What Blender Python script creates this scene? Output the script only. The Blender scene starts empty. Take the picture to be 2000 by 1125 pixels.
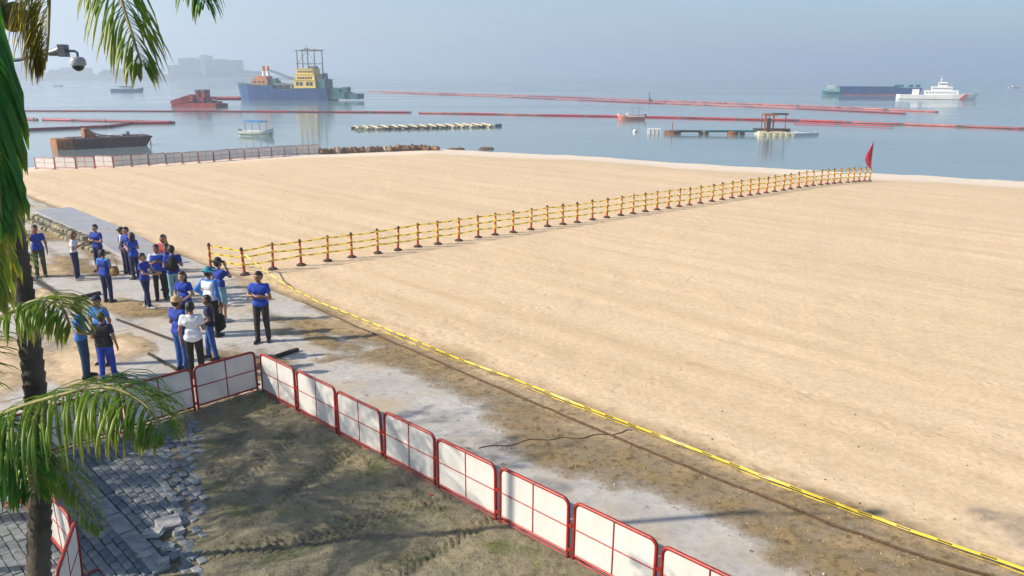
import bpy, bmesh, math, random
import numpy as np
from mathutils import Vector, Matrix
R = math.radians
scene = bpy.context.scene
COL = scene.collection
rng = random.Random(7)

# ------------------------------------------------------------------ camera
CAM_H = 6.5
FPX, CX, CY, HORIZON = 1550.0, 1000.0, 562.5, 147.0     # focal length and centre in photograph pixels
PITCH = math.atan((CY - HORIZON) / FPX)
cam_d = bpy.data.cameras.new('camera')
cam_d.sensor_width = 36.0
cam_d.lens = 36.0 * FPX / 2000.0
cam_d.clip_start = 0.1
cam_d.clip_end = 20000
cam = bpy.data.objects.new('camera', cam_d)
cam.location = (0, 0, CAM_H)
cam.rotation_euler = (math.pi / 2 - PITCH, 0, 0)
COL.objects.link(cam)
scene.camera = cam

# ------------------------------------------------------------------ sky, sun, exposure
SUN_EL, SUN_AZ = R(32.0), R(8.0)            # from the left, a little behind the camera
sun_dir = Vector((-math.cos(SUN_EL) * math.cos(SUN_AZ), -math.cos(SUN_EL) * math.sin(SUN_AZ), math.sin(SUN_EL)))
world = bpy.data.worlds.new('World'); scene.world = world; world.use_nodes = True
wn = world.node_tree.nodes; wl = world.node_tree.links
for n in list(wn): wn.remove(n)
sky = wn.new('ShaderNodeTexSky'); sky.sky_type = 'NISHITA'; sky.sun_disc = False
sky.sun_elevation = SUN_EL
sky.sun_rotation = math.atan2(sun_dir.x, sun_dir.y)
sky.altitude = 0; sky.air_density = 1.0; sky.dust_density = 1.0; sky.ozone_density = 4.0
bg = wn.new('ShaderNodeBackground'); bg.inputs['Strength'].default_value = 0.105
wo = wn.new('ShaderNodeOutputWorld')
wl.new(sky.outputs[0], bg.inputs[0]); wl.new(bg.outputs[0], wo.inputs[0])
sl = bpy.data.lights.new('sun', 'SUN'); sl.energy = 4.8; sl.angle = R(0.6); sl.color = (1.0, 0.89, 0.73)
so = bpy.data.objects.new('sun', sl); COL.objects.link(so)
so.rotation_euler = (-sun_dir).to_track_quat('-Z', 'Y').to_euler()
so.location = (-40, -5, 40)
vs = scene.view_settings
vs.view_transform = 'Standard'; vs.look = 'None'; vs.gamma = 1.0; vs.use_curve_mapping = False
vs.exposure = 0.62
scene.cycles.volume_bounces = 2
scene.cycles.max_bounces = 8
scene.cycles.transparent_max_bounces = 8

# ------------------------------------------------------------------ projection helpers
CP, SP = math.cos(PITCH), math.sin(PITCH)
def ray(px, py):
    u = (px - CX) / FPX; v = -(py - CY) / FPX
    return Vector((u, CP + v * SP, -SP + v * CP))
def gp(px, py, z=0.0):
    d = ray(px, py); t = (z - CAM_H) / d.z
    return Vector((d.x * t, d.y * t, z))
def at(px, py, depth):
    """the point seen at a pixel, `depth` metres along the camera axis"""
    d = ray(px, py); return Vector((0, 0, CAM_H)) + d * depth
def height_at(p, px, ytop):
    d = ray(px, ytop); return CAM_H + d.z * (p.y / d.y) - p.z
def proj(p):
    q = p - Vector((0, 0, CAM_H))
    zc = q.y * CP - q.z * SP
    yc = q.y * SP + q.z * CP
    return CX + FPX * q.x / zc, CY - FPX * yc / zc

# axes of the place: e1 along the sea wall (towards the lower right), e2 towards the sea
E1 = np.array((0.7071, -0.7071)); E2 = np.array((0.7071, 0.7071))
_a = R(-45.6); E1 = np.array((math.cos(_a), math.sin(_a))); E2 = np.array((-E1[1], E1[0]))
def st(x, y): return E1[0] * x + E1[1] * y, E2[0] * x + E2[1] * y
def xy(s, t): return E1[0] * s + E2[0] * t, E1[1] * s + E2[1] * t

# ------------------------------------------------------------------ noise for height fields
def _hash(ix, iy, seed):
    h = (ix.astype(np.int64) * 374761393 + iy.astype(np.int64) * 668265263 + seed * 974711) & 0x7fffffff
    h = ((h ^ (h >> 13)) * 1274126177) & 0x7fffffff
    return ((h ^ (h >> 16)) & 0xffff) / 65535.0
def vnoise(x, y, seed=0):
    ix = np.floor(x); iy = np.floor(y); fx = x - ix; fy = y - iy
    fx = fx * fx * (3 - 2 * fx); fy = fy * fy * (3 - 2 * fy)
    a = _hash(ix, iy, seed); b = _hash(ix + 1, iy, seed); c = _hash(ix, iy + 1, seed); d = _hash(ix + 1, iy + 1, seed)
    return (a + (b - a) * fx) * (1 - fy) + (c + (d - c) * fx) * fy - 0.5
def fbm(x, y, seed=0, octaves=4):
    s = 0; a = 1.0
    for o in range(octaves):
        s = s + a * vnoise(x * 2 ** o, y * 2 ** o, seed + o * 17); a *= 0.5
    return s
def sstep(a, b, x):
    t = np.clip((x - a) / (b - a), 0, 1); return t * t * (3 - 2 * t)

# ------------------------------------------------------------------ object helpers
def tag(o, label=None, cat=None, group=None, kind=None):
    if label: o['label'] = label
    if cat: o['category'] = cat
    if group: o['group'] = group
    if kind: o['kind'] = kind
    return o
def empty(name, loc=(0, 0, 0), rz=0.0, label=None, cat=None, group=None):
    o = bpy.data.objects.new(name, None); COL.objects.link(o)
    o.location = loc; o.rotation_euler = (0, 0, rz); o.empty_display_size = 0.2
    return tag(o, label, cat, group)
def link(name, me, parent=None, mat=None):
    o = bpy.data.objects.new(name, me); COL.objects.link(o)
    if mat is not None and len(me.materials) == 0: me.materials.append(mat)
    if parent is not None: o.parent = parent
    return o
def copy_tree(o, parent=None):
    c = o.copy(); COL.objects.link(c); c.parent = parent
    for ch in o.children: copy_tree(ch, c)
    return c
ORD = ['first', 'second', 'third', 'fourth', 'fifth', 'sixth', 'seventh', 'eighth', 'ninth', 'tenth', 'eleventh', 'twelfth',
       'thirteenth', 'fourteenth', 'fifteenth', 'sixteenth', 'seventeenth', 'eighteenth', 'nineteenth']
def ordinal(i):
    if i < 19: return ORD[i]
    n = i + 1
    tens = {2: 'twenty', 3: 'thirty', 4: 'forty', 5: 'fifty'}; tth = {2: 'twentieth', 3: 'thirtieth', 4: 'fortieth', 5: 'fiftieth'}
    return tth[n // 10] if n % 10 == 0 else tens[n // 10] + '-' + ORD[n % 10 - 1]

class MB:
    """collects shapes, builds ONE mesh object"""
    def __init__(s): s.v = []; s.f = []; s.sm = []
    def add(s, vs_, fs_, smooth=False):
        b = len(s.v); s.v += [tuple(v) for v in vs_]
        for f in fs_: s.f.append([i + b for i in f]); s.sm.append(smooth)
        return s
    def box(s, c, size, rot=None, taper=1.0):
        x, y, z = [k / 2 for k in size]; vs_ = []
        for dz in (-1, 1):
            k = taper if dz > 0 else 1.0
            for dx, dy in ((-1, -1), (1, -1), (1, 1), (-1, 1)):
                p = Vector((dx * x * k, dy * y * k, dz * z))
                if rot is not None: p = rot @ p
                vs_.append(p + Vector(c))
        return s.add(vs_, [(3, 2, 1, 0), (4, 5, 6, 7), (0, 1, 5, 4), (1, 2, 6, 5), (2, 3, 7, 6), (3, 0, 4, 7)])
    def b2(s, x0, x1, y0, y1, z0, z1):
        return s.box(((x0 + x1) / 2, (y0 + y1) / 2, (z0 + z1) / 2), (x1 - x0, y1 - y0, z1 - z0))
    def cyl(s, a, b, r0, r1=None, n=10, cap=True):
        if r1 is None: r1 = r0
        a = Vector(a); b = Vector(b); q = (b - a).to_track_quat('Z', 'Y'); vs_ = []
        for p, r in ((a, r0), (b, r1)):
            for i in range(n):
                t = 2 * math.pi * i / n; vs_.append(p + q @ Vector((math.cos(t) * r, math.sin(t) * r, 0)))
        s.add(vs_, [(i, (i + 1) % n, n + (i + 1) % n, n + i) for i in range(n)], True)
        if cap:
            s.add(vs_[:n], [tuple(range(n - 1, -1, -1))]); s.add(vs_[n:], [tuple(range(n))])
        return s
    def tube(s, pts, r, n=8, closed=False):
        pts = [Vector(p) for p in pts]; m = len(pts); rs = r if isinstance(r, (list, tuple)) else [r] * m
        vs_ = []; prev = None
        for i, p in enumerate(pts):
            if closed: t = (pts[(i + 1) % m] - pts[i - 1])
            else: t = pts[min(i + 1, m - 1)] - pts[max(i - 1, 0)]
            t.normalize()
            if prev is None:
                u = t.orthogonal().normalized()
            else:
                u = (prev - t * prev.dot(t)).normalized()
            prev = u; w = t.cross(u)
            for k in range(n):
                a = 2 * math.pi * k / n; vs_.append(p + (u * math.cos(a) + w * math.sin(a)) * rs[i])
        fs_ = []
        for i in range(m if closed else m - 1):
            j = (i + 1) % m
            for k in range(n): fs_.append((i * n + k, i * n + (k + 1) % n, j * n + (k + 1) % n, j * n + k))
        s.add(vs_, fs_, True)
        if not closed:
            s.add(vs_[:n], [tuple(range(n - 1, -1, -1))]); s.add(vs_[-n:], [tuple(range(n))])
        return s
    def prism(s, poly, y0, y1):
        """polygon in x,z extruded along y"""
        n = len(poly)
        vs_ = [(x, y0, z) for x, z in poly] + [(x, y1, z) for x, z in poly]
        return s.add(vs_, [tuple(range(n)), tuple(range(2 * n - 1, n - 1, -1))] + [(i, n + i, n + (i + 1) % n, (i + 1) % n) for i in range(n)])
    def loft(s, rings, smooth=True, caps=True):
        n = len(rings[0]); vs_ = [p for r_ in rings for p in r_]; fs_ = []
        for i in range(len(rings) - 1):
            for k in range(n): fs_.append((i * n + k, i * n + (k + 1) % n, (i + 1) * n + (k + 1) % n, (i + 1) * n + k))
        s.add(vs_, fs_, smooth)
        if caps: s.add(rings[0], [tuple(range(n - 1, -1, -1))]); s.add(rings[-1], [tuple(range(n))])
        return s
    def ball(s, c, r, n=10, m=7, sc=(1, 1, 1)):
        c = Vector(c); rings = []
        for j in range(m + 1):
            ph = math.pi * (j + 0.02 * (1 if j == 0 else -1 if j == m else 0)) / m
            rings.append([c + Vector((math.sin(ph) * math.cos(2 * math.pi * k / n) * r * sc[0], math.sin(ph) * math.sin(2 * math.pi * k / n) * r * sc[1], -math.cos(ph) * r * sc[2])) for k in range(n)])
        return s.loft(rings)
    def mesh(s, name, mat):
        me = bpy.data.meshes.new(name); me.from_pydata(s.v, [], s.f); me.update()
        me.polygons.foreach_set('use_smooth', s.sm)
        bm = bmesh.new(); bm.from_mesh(me); bmesh.ops.recalc_face_normals(bm, faces=bm.faces); bm.to_mesh(me); bm.free()
        if mat is not None: me.materials.append(mat)
        return me
    def build(s, name, mat, parent=None): return link(name, s.mesh(name, mat), parent)

# ------------------------------------------------------------------ materials
MATS = {}
def NN(nt, typ, **kw):
    n = nt.nodes.new(typ)
    for k, v in kw.items(): setattr(n, k, v)
    return n
def mixc(nt, fac, a, b, mode='MIX'):
    m = NN(nt, 'ShaderNodeMix', data_type='RGBA', blend_type=mode)
    for sock, val in ((m.inputs[0], fac), (m.inputs[6], a), (m.inputs[7], b)):
        if hasattr(val, 'links') or hasattr(val, 'is_linked'): nt.links.new(val, sock)
        else: sock.default_value = val if not isinstance(val, tuple) or len(val) == 4 else (*val, 1)
    return m.outputs[2]
def noise(nt, vec, scale, detail=4, rough=0.55):
    n = NN(nt, 'ShaderNodeTexNoise'); n.inputs['Scale'].default_value = scale; n.inputs['Detail'].default_value = detail; n.inputs['Roughness'].default_value = rough
    if vec is not None: nt.links.new(vec, n.inputs['Vector'])
    return n.outputs[0]
def ramp(nt, fac, a, b, ca=(0, 0, 0, 1), cb=(1, 1, 1, 1)):
    r = NN(nt, 'ShaderNodeValToRGB'); r.color_ramp.elements[0].position = a; r.color_ramp.elements[1].position = b
    r.color_ramp.elements[0].color = ca; r.color_ramp.elements[1].color = cb; nt.links.new(fac, r.inputs[0]); return r.outputs[0]
def new_mat(name):
    m = bpy.data.materials.new(name); m.use_nodes = True; nt = m.node_tree
    return m, nt, nt.nodes['Principled BSDF']
def obj_coord(nt, rotz=0.0, scale=(1, 1, 1)):
    tc = NN(nt, 'ShaderNodeTexCoord'); mp = NN(nt, 'ShaderNodeMapping')
    mp.inputs['Rotation'].default_value = (0, 0, rotz); mp.inputs['Scale'].default_value = scale
    if rotz:                                   # turn first, stretch afterwards
        m0 = NN(nt, 'ShaderNodeMapping'); m0.inputs['Rotation'].default_value = (0, 0, rotz); mp.inputs['Rotation'].default_value = (0, 0, 0)
        nt.links.new(tc.outputs['Object'], m0.inputs[0]); nt.links.new(m0.outputs[0], mp.inputs[0])
    else: nt.links.new(tc.outputs['Object'], mp.inputs[0])
    return mp.outputs[0]
def bump(nt, p, h, strength, dist):
    b = NN(nt, 'ShaderNodeBump'); b.inputs['Strength'].default_value = strength; b.inputs['Distance'].default_value = dist
    nt.links.new(h, b.inputs['Height']); nt.links.new(b.outputs[0], p.inputs['Normal'])
def M(name, col, rough=0.6, metal=0.0, var=0.18, scale=5.0, col2=None, bmp=0.0, bscale=30.0, dirt=0.0):
    """plain procedural surface: base colour broken up by two noises, optional wear colour and relief"""
    if name in MATS: return MATS[name]
    m, nt, p = new_mat(name); v = obj_coord(nt)
    n1 = noise(nt, v, scale); f = ramp(nt, n1, 0.3, 0.7)
    c2 = col2 if col2 else tuple(max(0, k * (1 - var * 2)) for k in col)
    c1 = tuple(min(1, k * (1 + var * 0.5)) for k in col)
    out = mixc(nt, f, c2, c1)
    if dirt > 0:
        n2 = noise(nt, v, scale * 0.37, 6, 0.7); d = ramp(nt, n2, 0.52, 0.68, (0, 0, 0, 1), (dirt, dirt, dirt, 1))
        out = mixc(nt, d, out, (0.10, 0.075, 0.05))
    nt.links.new(out, p.inputs['Base Color'])
    p.inputs['Roughness'].default_value = rough; p.inputs['Metallic'].default_value = metal
    if bmp > 0: bump(nt, p, noise(nt, v, bscale, 5), bmp, 0.02)
    MATS[name] = m; return m
# ------------------------------------------------------------------ ground materials
def sand_material():
    m, nt, p = new_mat('graded_beach_sand')
    v0 = obj_coord(nt)
    vs_ = obj_coord(nt, R(45.6), (0.035, 1.0, 1.0))
    streak = noise(nt, vs_, 1.3, 7, 0.62)
    base = mixc(nt, ramp(nt, streak, 0.34, 0.66), (0.66, 0.495, 0.31), (0.77, 0.60, 0.405))
    big = noise(nt, v0, 0.12, 4)
    base = mixc(nt, ramp(nt, big, 0.35, 0.7), base, mixc(nt, 0.4, base, (0.60, 0.47, 0.31)))
    grain = noise(nt, v0, 9.0, 8, 0.75)
    base = mixc(nt, ramp(nt, grain, 0.35, 0.62, (0.45, 0.45, 0.45, 1), (0, 0, 0, 1)), base, (0.40, 0.28, 0.165))
    # damp, dirty sand along the edge of the promenade (t between 8 and 12) and at a few spots
    tc = NN(nt, 'ShaderNodeTexCoord'); dot = NN(nt, 'ShaderNodeVectorMath', operation='DOT_PRODUCT')
    nt.links.new(tc.outputs['Object'], dot.inputs[0]); dot.inputs[1].default_value = (float(E2[0]), float(E2[1]), 0)
    mr = NN(nt, 'ShaderNodeMapRange', interpolation_type='SMOOTHSTEP'); nt.links.new(dot.outputs['Value'], mr.inputs[0])
    mr.inputs[1].default_value = 13.0; mr.inputs[2].default_value = 9.6; mr.inputs[3].default_value = 0.0; mr.inputs[4].default_value = 0.62
    mr2 = NN(nt, 'ShaderNodeMapRange', interpolation_type='SMOOTHSTEP'); nt.links.new(dot.outputs['Value'], mr2.inputs[0]); mr2.inputs[1].default_value = 6.0; mr2.inputs[2].default_value = 9.0; mr2.inputs[3].default_value = 0.35
    vd = obj_coord(nt, R(45.6), (0.35, 0.8, 1.0))
    dn = noise(nt, vd, 1.1, 6, 0.65)
    su = NN(nt, 'ShaderNodeMath', operation='ADD'); nt.links.new(dn, su.inputs[0]); mrm = NN(nt, 'ShaderNodeMath', operation='MULTIPLY'); nt.links.new(mr.outputs[0], mrm.inputs[0]); nt.links.new(mr2.outputs[0], mrm.inputs[1]); nt.links.new(mrm.outputs[0], su.inputs[1])
    dirty = ramp(nt, su.outputs[0], 0.62, 1.12)
    base = mixc(nt, dirty, base, (0.31, 0.225, 0.115))
    clod = noise(nt, v0, 5.0, 9, 0.8)
    cl2 = ramp(nt, clod, 0.50, 0.62)
    mm = NN(nt, 'ShaderNodeMath', operation='MULTIPLY'); nt.links.new(cl2, mm.inputs[0]); nt.links.new(dirty, mm.inputs[1])
    base = mixc(nt, mm.outputs[0], base, (0.13, 0.09, 0.04))
    nt.links.new(base, p.inputs['Base Color']); p.inputs['Roughness'].default_value = 0.95
    p.inputs['Specular IOR Level'].default_value = 0.15
    h = NN(nt, 'ShaderNodeMath', operation='ADD'); nt.links.new(grain, h.inputs[0])
    fine = noise(nt, v0, 2.2, 8, 0.7); nt.links.new(fine, h.inputs[1])
    vo = NN(nt, 'ShaderNodeTexVoronoi'); vo.inputs['Scale'].default_value = 2.6; nt.links.new(v0, vo.inputs['Vector'])
    step_ = ramp(nt, vo.outputs['Distance'], 0.10, 0.30); pn = ramp(nt, noise(nt, v0, 0.35, 3), 0.50, 0.60)
    fm = NN(nt, 'ShaderNodeMath', operation='MULTIPLY'); nt.links.new(step_, fm.inputs[0]); nt.links.new(pn, fm.inputs[1])
    h2 = NN(nt, 'ShaderNodeMath', operation='ADD'); nt.links.new(h.outputs[0], h2.inputs[0]); nt.links.new(fm.outputs[0], h2.inputs[1])
    bump(nt, p, h2.outputs[0], 0.32, 0.05)
    # washed pale strip in the swash, foam and wet sheen put into its colour; thin see-through dusting over the slabs
    sp = NN(nt, 'ShaderNodeSeparateXYZ'); nt.links.new(tc.outputs['Object'], sp.inputs[0])
    zn = NN(nt, 'ShaderNodeMath', operation='MULTIPLY_ADD'); nt.links.new(fine, zn.inputs[0]); zn.inputs[1].default_value = 0.25; nt.links.new(sp.outputs[2], zn.inputs[2])
    wm = NN(nt, 'ShaderNodeMapRange'); nt.links.new(zn.outputs[0], wm.inputs[0]); wm.inputs[1].default_value = -0.62; wm.inputs[2].default_value = -0.30; wm.inputs[3].default_value = 0.5; wm.inputs[4].default_value = 0.0
    nt.links.new(mixc(nt, wm.outputs[0], base, (0.80, 0.74, 0.66)), p.inputs['Base Color'])
    th = NN(nt, 'ShaderNodeMath', operation='MULTIPLY_ADD'); nt.links.new(grain, th.inputs[0]); th.inputs[1].default_value = 0.05; nt.links.new(sp.outputs[2], th.inputs[2])
    al = NN(nt, 'ShaderNodeMapRange'); nt.links.new(th.outputs[0], al.inputs[0]); al.inputs[1].default_value = 0.022; al.inputs[2].default_value = 0.062
    far_ = NN(nt, 'ShaderNodeMapRange'); nt.links.new(dot.outputs['Value'], far_.inputs[0]); far_.inputs[1].default_value = 11.0; far_.inputs[2].default_value = 11.7
    mxm = NN(nt, 'ShaderNodeMath', operation='MAXIMUM'); nt.links.new(al.outputs[0], mxm.inputs[0]); nt.links.new(far_.outputs[0], mxm.inputs[1]); nt.links.new(mxm.outputs[0], p.inputs['Alpha'])
    return m
def concrete_material(name, c1, c2, sandy=0.35):
    m, nt, p = new_mat(name); v = obj_coord(nt)
    tc = NN(nt, 'ShaderNodeTexCoord'); geo = NN(nt, 'ShaderNodeNewGeometry')
    n1 = noise(nt, geo.outputs['Position'], 0.9, 7, 0.65); n2 = noise(nt, geo.outputs['Position'], 7.0, 6, 0.7)
    b = mixc(nt, ramp(nt, n1, 0.3, 0.7), c1, c2)
    b = mixc(nt, ramp(nt, n2, 0.45, 0.7, (0, 0, 0, 1), (0.5, 0.5, 0.5, 1)), b, tuple(k * 0.6 for k in c1))
    n3 = noise(nt, geo.outputs['Position'], 0.55, 6, 0.6)
    b = mixc(nt, ramp(nt, n3, 0.48, 0.72, (0, 0, 0, 1), (sandy * 2, sandy * 2, sandy * 2, 1)), b, (0.46, 0.35, 0.21))
    n4 = noise(nt, geo.outputs['Position'], 1.7, 7, 0.7)
    b = mixc(nt, ramp(nt, n4, 0.60, 0.72, (0, 0, 0, 1), (0.6, 0.6, 0.6, 1)), b, (0.14, 0.115, 0.07))
    nt.links.new(b, p.inputs['Base Color']); p.inputs['Roughness'].default_value = 0.85
    bump(nt, p, n2, 0.4, 0.02); return m
def mud_material():
    m, nt, p = new_mat('churned_mud'); v = obj_coord(nt)
    n1 = noise(nt, v, 0.7, 6, 0.6); n2 = noise(nt, v, 6.0, 8, 0.75); n3 = noise(nt, v, 1.6, 5, 0.6); n4 = noise(nt, v, 0.45, 4)
    b = mixc(nt, ramp(nt, n1, 0.35, 0.65), (0.25, 0.23, 0.14), (0.38, 0.33, 0.21))
    b = mixc(nt, ramp(nt, n3, 0.55, 0.68), b, (0.17, 0.20, 0.05))
    b = mixc(nt, ramp(nt, n2, 0.5, 0.72), b, (0.075, 0.065, 0.042))
    b = mixc(nt, ramp(nt, n4, 0.58, 0.68), b, (0.38, 0.28, 0.13))
    n5 = noise(nt, v, 26.0, 6, 0.8); b = mixc(nt, ramp(nt, n5, 0.42, 0.66, (.35, .35, .35, 1), (0, 0, 0, 1)), b, (0.085, 0.075, 0.045))
    n6 = noise(nt, v, 13.0, 5, 0.7); b = mixc(nt, ramp(nt, n6, 0.60, 0.70, (0, 0, 0, 1), (.6, .6, .6, 1)), b, (0.36, 0.31, 0.21))
    nt.links.new(b, p.inputs['Base Color'])
    r = ramp(nt, n1, 0.35, 0.6, (0.45, 0.45, 0.45, 1), (0.9, 0.9, 0.9, 1)); nt.links.new(r, p.inputs['Roughness'])
    bump(nt, p, n2, 1.0, 0.10); return m
def water_material():
    m, nt, p = new_mat('bay_water'); tc = NN(nt, 'ShaderNodeTexCoord')
    mp = NN(nt, 'ShaderNodeMapping'); mp.inputs['Scale'].default_value = (0.5, 1.1, 1); mp.inputs['Rotation'].default_value = (0, 0, R(12)); nt.links.new(tc.outputs['Object'], mp.inputs[0])
    n1 = noise(nt, mp.outputs[0], 1.2, 4, 0.6); n2 = noise(nt, mp.outputs[0], 0.09, 3, 0.5)
    p.inputs['Base Color'].default_value = (0.16, 0.225, 0.24, 1); p.inputs['IOR'].default_value = 1.333
    cal = noise(nt, mp.outputs[0], 0.018, 3, 0.5)
    nt.links.new(ramp(nt, cal, 0.4, 0.62, (0.06, 0.06, 0.06, 1), (0.17, 0.17, 0.17, 1)), p.inputs['Roughness'])
    h = NN(nt, 'ShaderNodeMath', operation='MULTIPLY_ADD'); nt.links.new(n2, h.inputs[0]); h.inputs[1].default_value = 3.0; nt.links.new(n1, h.inputs[2])
    bump(nt, p, h.outputs[0], 0.10, 0.10); return m

SAND = sand_material(); CONC = concrete_material('promenade_concrete', (0.37, 0.35, 0.315), (0.55, 0.52, 0.475), 0.45)
MUD = mud_material(); WATER = water_material()

# ------------------------------------------------------------------ sea
SEA_Z = -1.0
mb = MB(); mb.add([(-9000, 20, SEA_Z), (9000, 20, SEA_Z), (9000, 9000, SEA_Z), (-9000, 9000, SEA_Z)], [(0, 1, 2, 3)])
tag(mb.build('sea', WATER), kind='structure')

# ------------------------------------------------------------------ beach height field
SH = np.array([(-300, 40), (-60, 62), (-43, 66), (-31.8, 70.9), (-19, 79.4), (-7.4, 83.3), (5, 77.9), (13.6, 70.9), (21.2, 66.1), (28.5, 63.2), (37.3, 57.9), (60, 46), (120, 18), (300, -80)], float)
def beach_h(x, y):
    x = np.asarray(x, float); y = np.asarray(y, float)
    s, t = st(x, y)
    ds = (np.interp(x, SH[:, 0], SH[:, 1]) - y) * 0.84 + fbm(x * 0.12, y * 0.12, 5, 3) * 1.3
    slope = np.where(ds > 0, -1.0 * (1 - sstep(0.0, 17.0, ds)), -1.0 + ds * 0.16)
    h = slope + 0.035
    h = h + 0.022 * fbm(s * 0.03, t * 0.6, 3, 4) + 0.02 * fbm(x * 1.3, y * 1.3, 9, 3)
    # shallow wheel ruts left by the grader, along the sea wall
    for k, tc_ in enumerate((15.2, 17.1, 23.5, 25.4, 33.0, 35.0)):
        w = (t - tc_ - 0.5 * fbm(s * 0.05, s * 0 + k, 21, 2) * 3) / 0.16
        h = h - 0.016 * np.exp(-w * w) * (0.4 + 0.6 * (fbm(s * 0.2, s * 0 + k * 3, 4, 2) > 0))
    # thins out over the paving on this side of the sea-wall line
    edge = 8.6 + 1.6 * fbm(s * 0.35, t * 0.35, 31, 4) - 0.5 * sstep(-9, -4, s)
    cover = -0.10 + 0.12 * sstep(edge - 0.9, edge + 1.6, t)
    patch = 0.12 * fbm(s * 0.3 + 5, t * 0.8, 41, 5) - 0.012
    inside = np.where(s < -15.5, np.maximum(cover - 0.03, np.maximum(patch, -0.09)), cover)
    clod = 0.030 * np.abs(fbm(x * 2.5, y * 2.5, 77, 3)) * (1 - sstep(12.0, 14.5, t))
    k = sstep(11.2, 12.8, t)
    h = h * k + inside * (1 - k) + clod
    h = np.where((t < 7.3) & (s > -16.0), -0.4, h)
    return h
def bz(x, y): return float(beach_h(np.array([x]), np.array([y]))[0])
def gph(px, py):
    z = 0.0
    for _ in range(12):
        p = gp(px, py, z); z = 0.5 * z + 0.5 * max(bz(p.x, p.y), SEA_Z)
    p = gp(px, py, z); p.z = z; return p
def grow(a, step, g, end):
    out = []; v = a; d = step
    while abs(v - a) < abs(end - a):
        d *= g; v += d; out.append(v)
    return out
def sheet(name, S, T, hf, mat):
    ss, tt = np.meshgrid(np.array(S), np.array(T), indexing='ij')
    X, Y = xy(ss, tt); Z = hf(X, Y); n, m_ = ss.shape
    co = np.stack([X, Y, Z], -1).reshape(-1, 3)
    idx = np.arange(n * m_).reshape(n, m_)
    q = np.stack([idx[:-1, :-1], idx[1:, :-1], idx[1:, 1:], idx[:-1, 1:]], -1).reshape(-1, 4)
    return np_mesh(name, co, q, mat)
def np_mesh(name, co, q, mat, smooth=True):
    me = bpy.data.meshes.new(name); me.vertices.add(len(co)); me.vertices.foreach_set('co', np.ascontiguousarray(co, np.float32).ravel())
    k = q.shape[1]
    me.loops.add(q.size); me.loops.foreach_set('vertex_index', np.ascontiguousarray(q, np.int32).ravel())
    me.polygons.add(len(q)); me.polygons.foreach_set('loop_start', np.arange(0, q.size, k, dtype=np.int32))
    me.update(calc_edges=True)
    me.polygons.foreach_set('use_smooth', np.full(len(q), smooth)); me.validate()
    if mat: me.materials.append(mat)
    return me
Sg = sorted(grow(-26, -0.12, 1.035, -160)) + list(np.arange(-26, 12, 0.12)) + grow(12, 0.12, 1.035, 150)
Tg = list(np.arange(3.0, 15.0, 0.1)) + grow(15.0, 0.1, 1.025, 100)
tag(link('beach', sheet('beach', Sg, Tg, beach_h, SAND)), kind='structure')

# ------------------------------------------------------------------ promenade: earth bed and concrete slabs
BED = M('dirt_bed', (0.20, 0.165, 0.11), 0.95, bmp=0.6, bscale=12)
mb = MB()
pts = [(-170, 11.42), (60, 11.42), (60, -60), (-170, -60)]
mb.add([(*xy(a, b), -0.06) for a, b in pts], [(0, 3, 2, 1)])
prom = tag(mb.build('promenade', BED), kind='structure')
SLAB_S, SLAB_T, GAP = 3.2, 2.16, 0.014
def slab_mesh(L, W):
    bm = bmesh.new(); bmesh.ops.create_cube(bm, size=1.0)
    bmesh.ops.scale(bm, vec=(L, W, 0.06), verts=bm.verts)
    bmesh.ops.bevel(bm, geom=bm.edges[:], offset=0.0025, segments=1, affect='EDGES')
    me = bpy.data.meshes.new('slab'); bm.to_mesh(me); bm.free(); me.materials.append(CONC); return me
slab_me = slab_mesh(SLAB_S - GAP, SLAB_T - GAP)
r2 = random.Random(3)
for i in range(-15, 5):
    for j in range(0, 7):
        s0 = -15.0 + i * SLAB_S + SLAB_S / 2; t0 = 11.38 - j * SLAB_T - SLAB_T / 2
        if s0 > -15.0: continue
        x, y = xy(s0, t0)
        if y < 6: continue
        o = link('slab', slab_me, prom); o.location = (x, y, -0.03 + r2.uniform(-0.006, 0.004)); o.rotation_euler = (r2.uniform(-.002, .002), r2.uniform(-.002, .002), _a + r2.uniform(-.003, .003))

strip_me = slab_mesh(14.0, 4.36)
for i in range(2):
    x, y = xy(-15.0 + 7.0 + 14.01 * i, 11.38 - 2.18); o = link('slab', strip_me, prom); o.location = (x, y, -0.03); o.rotation_euler = (0, 0, _a)
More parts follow.
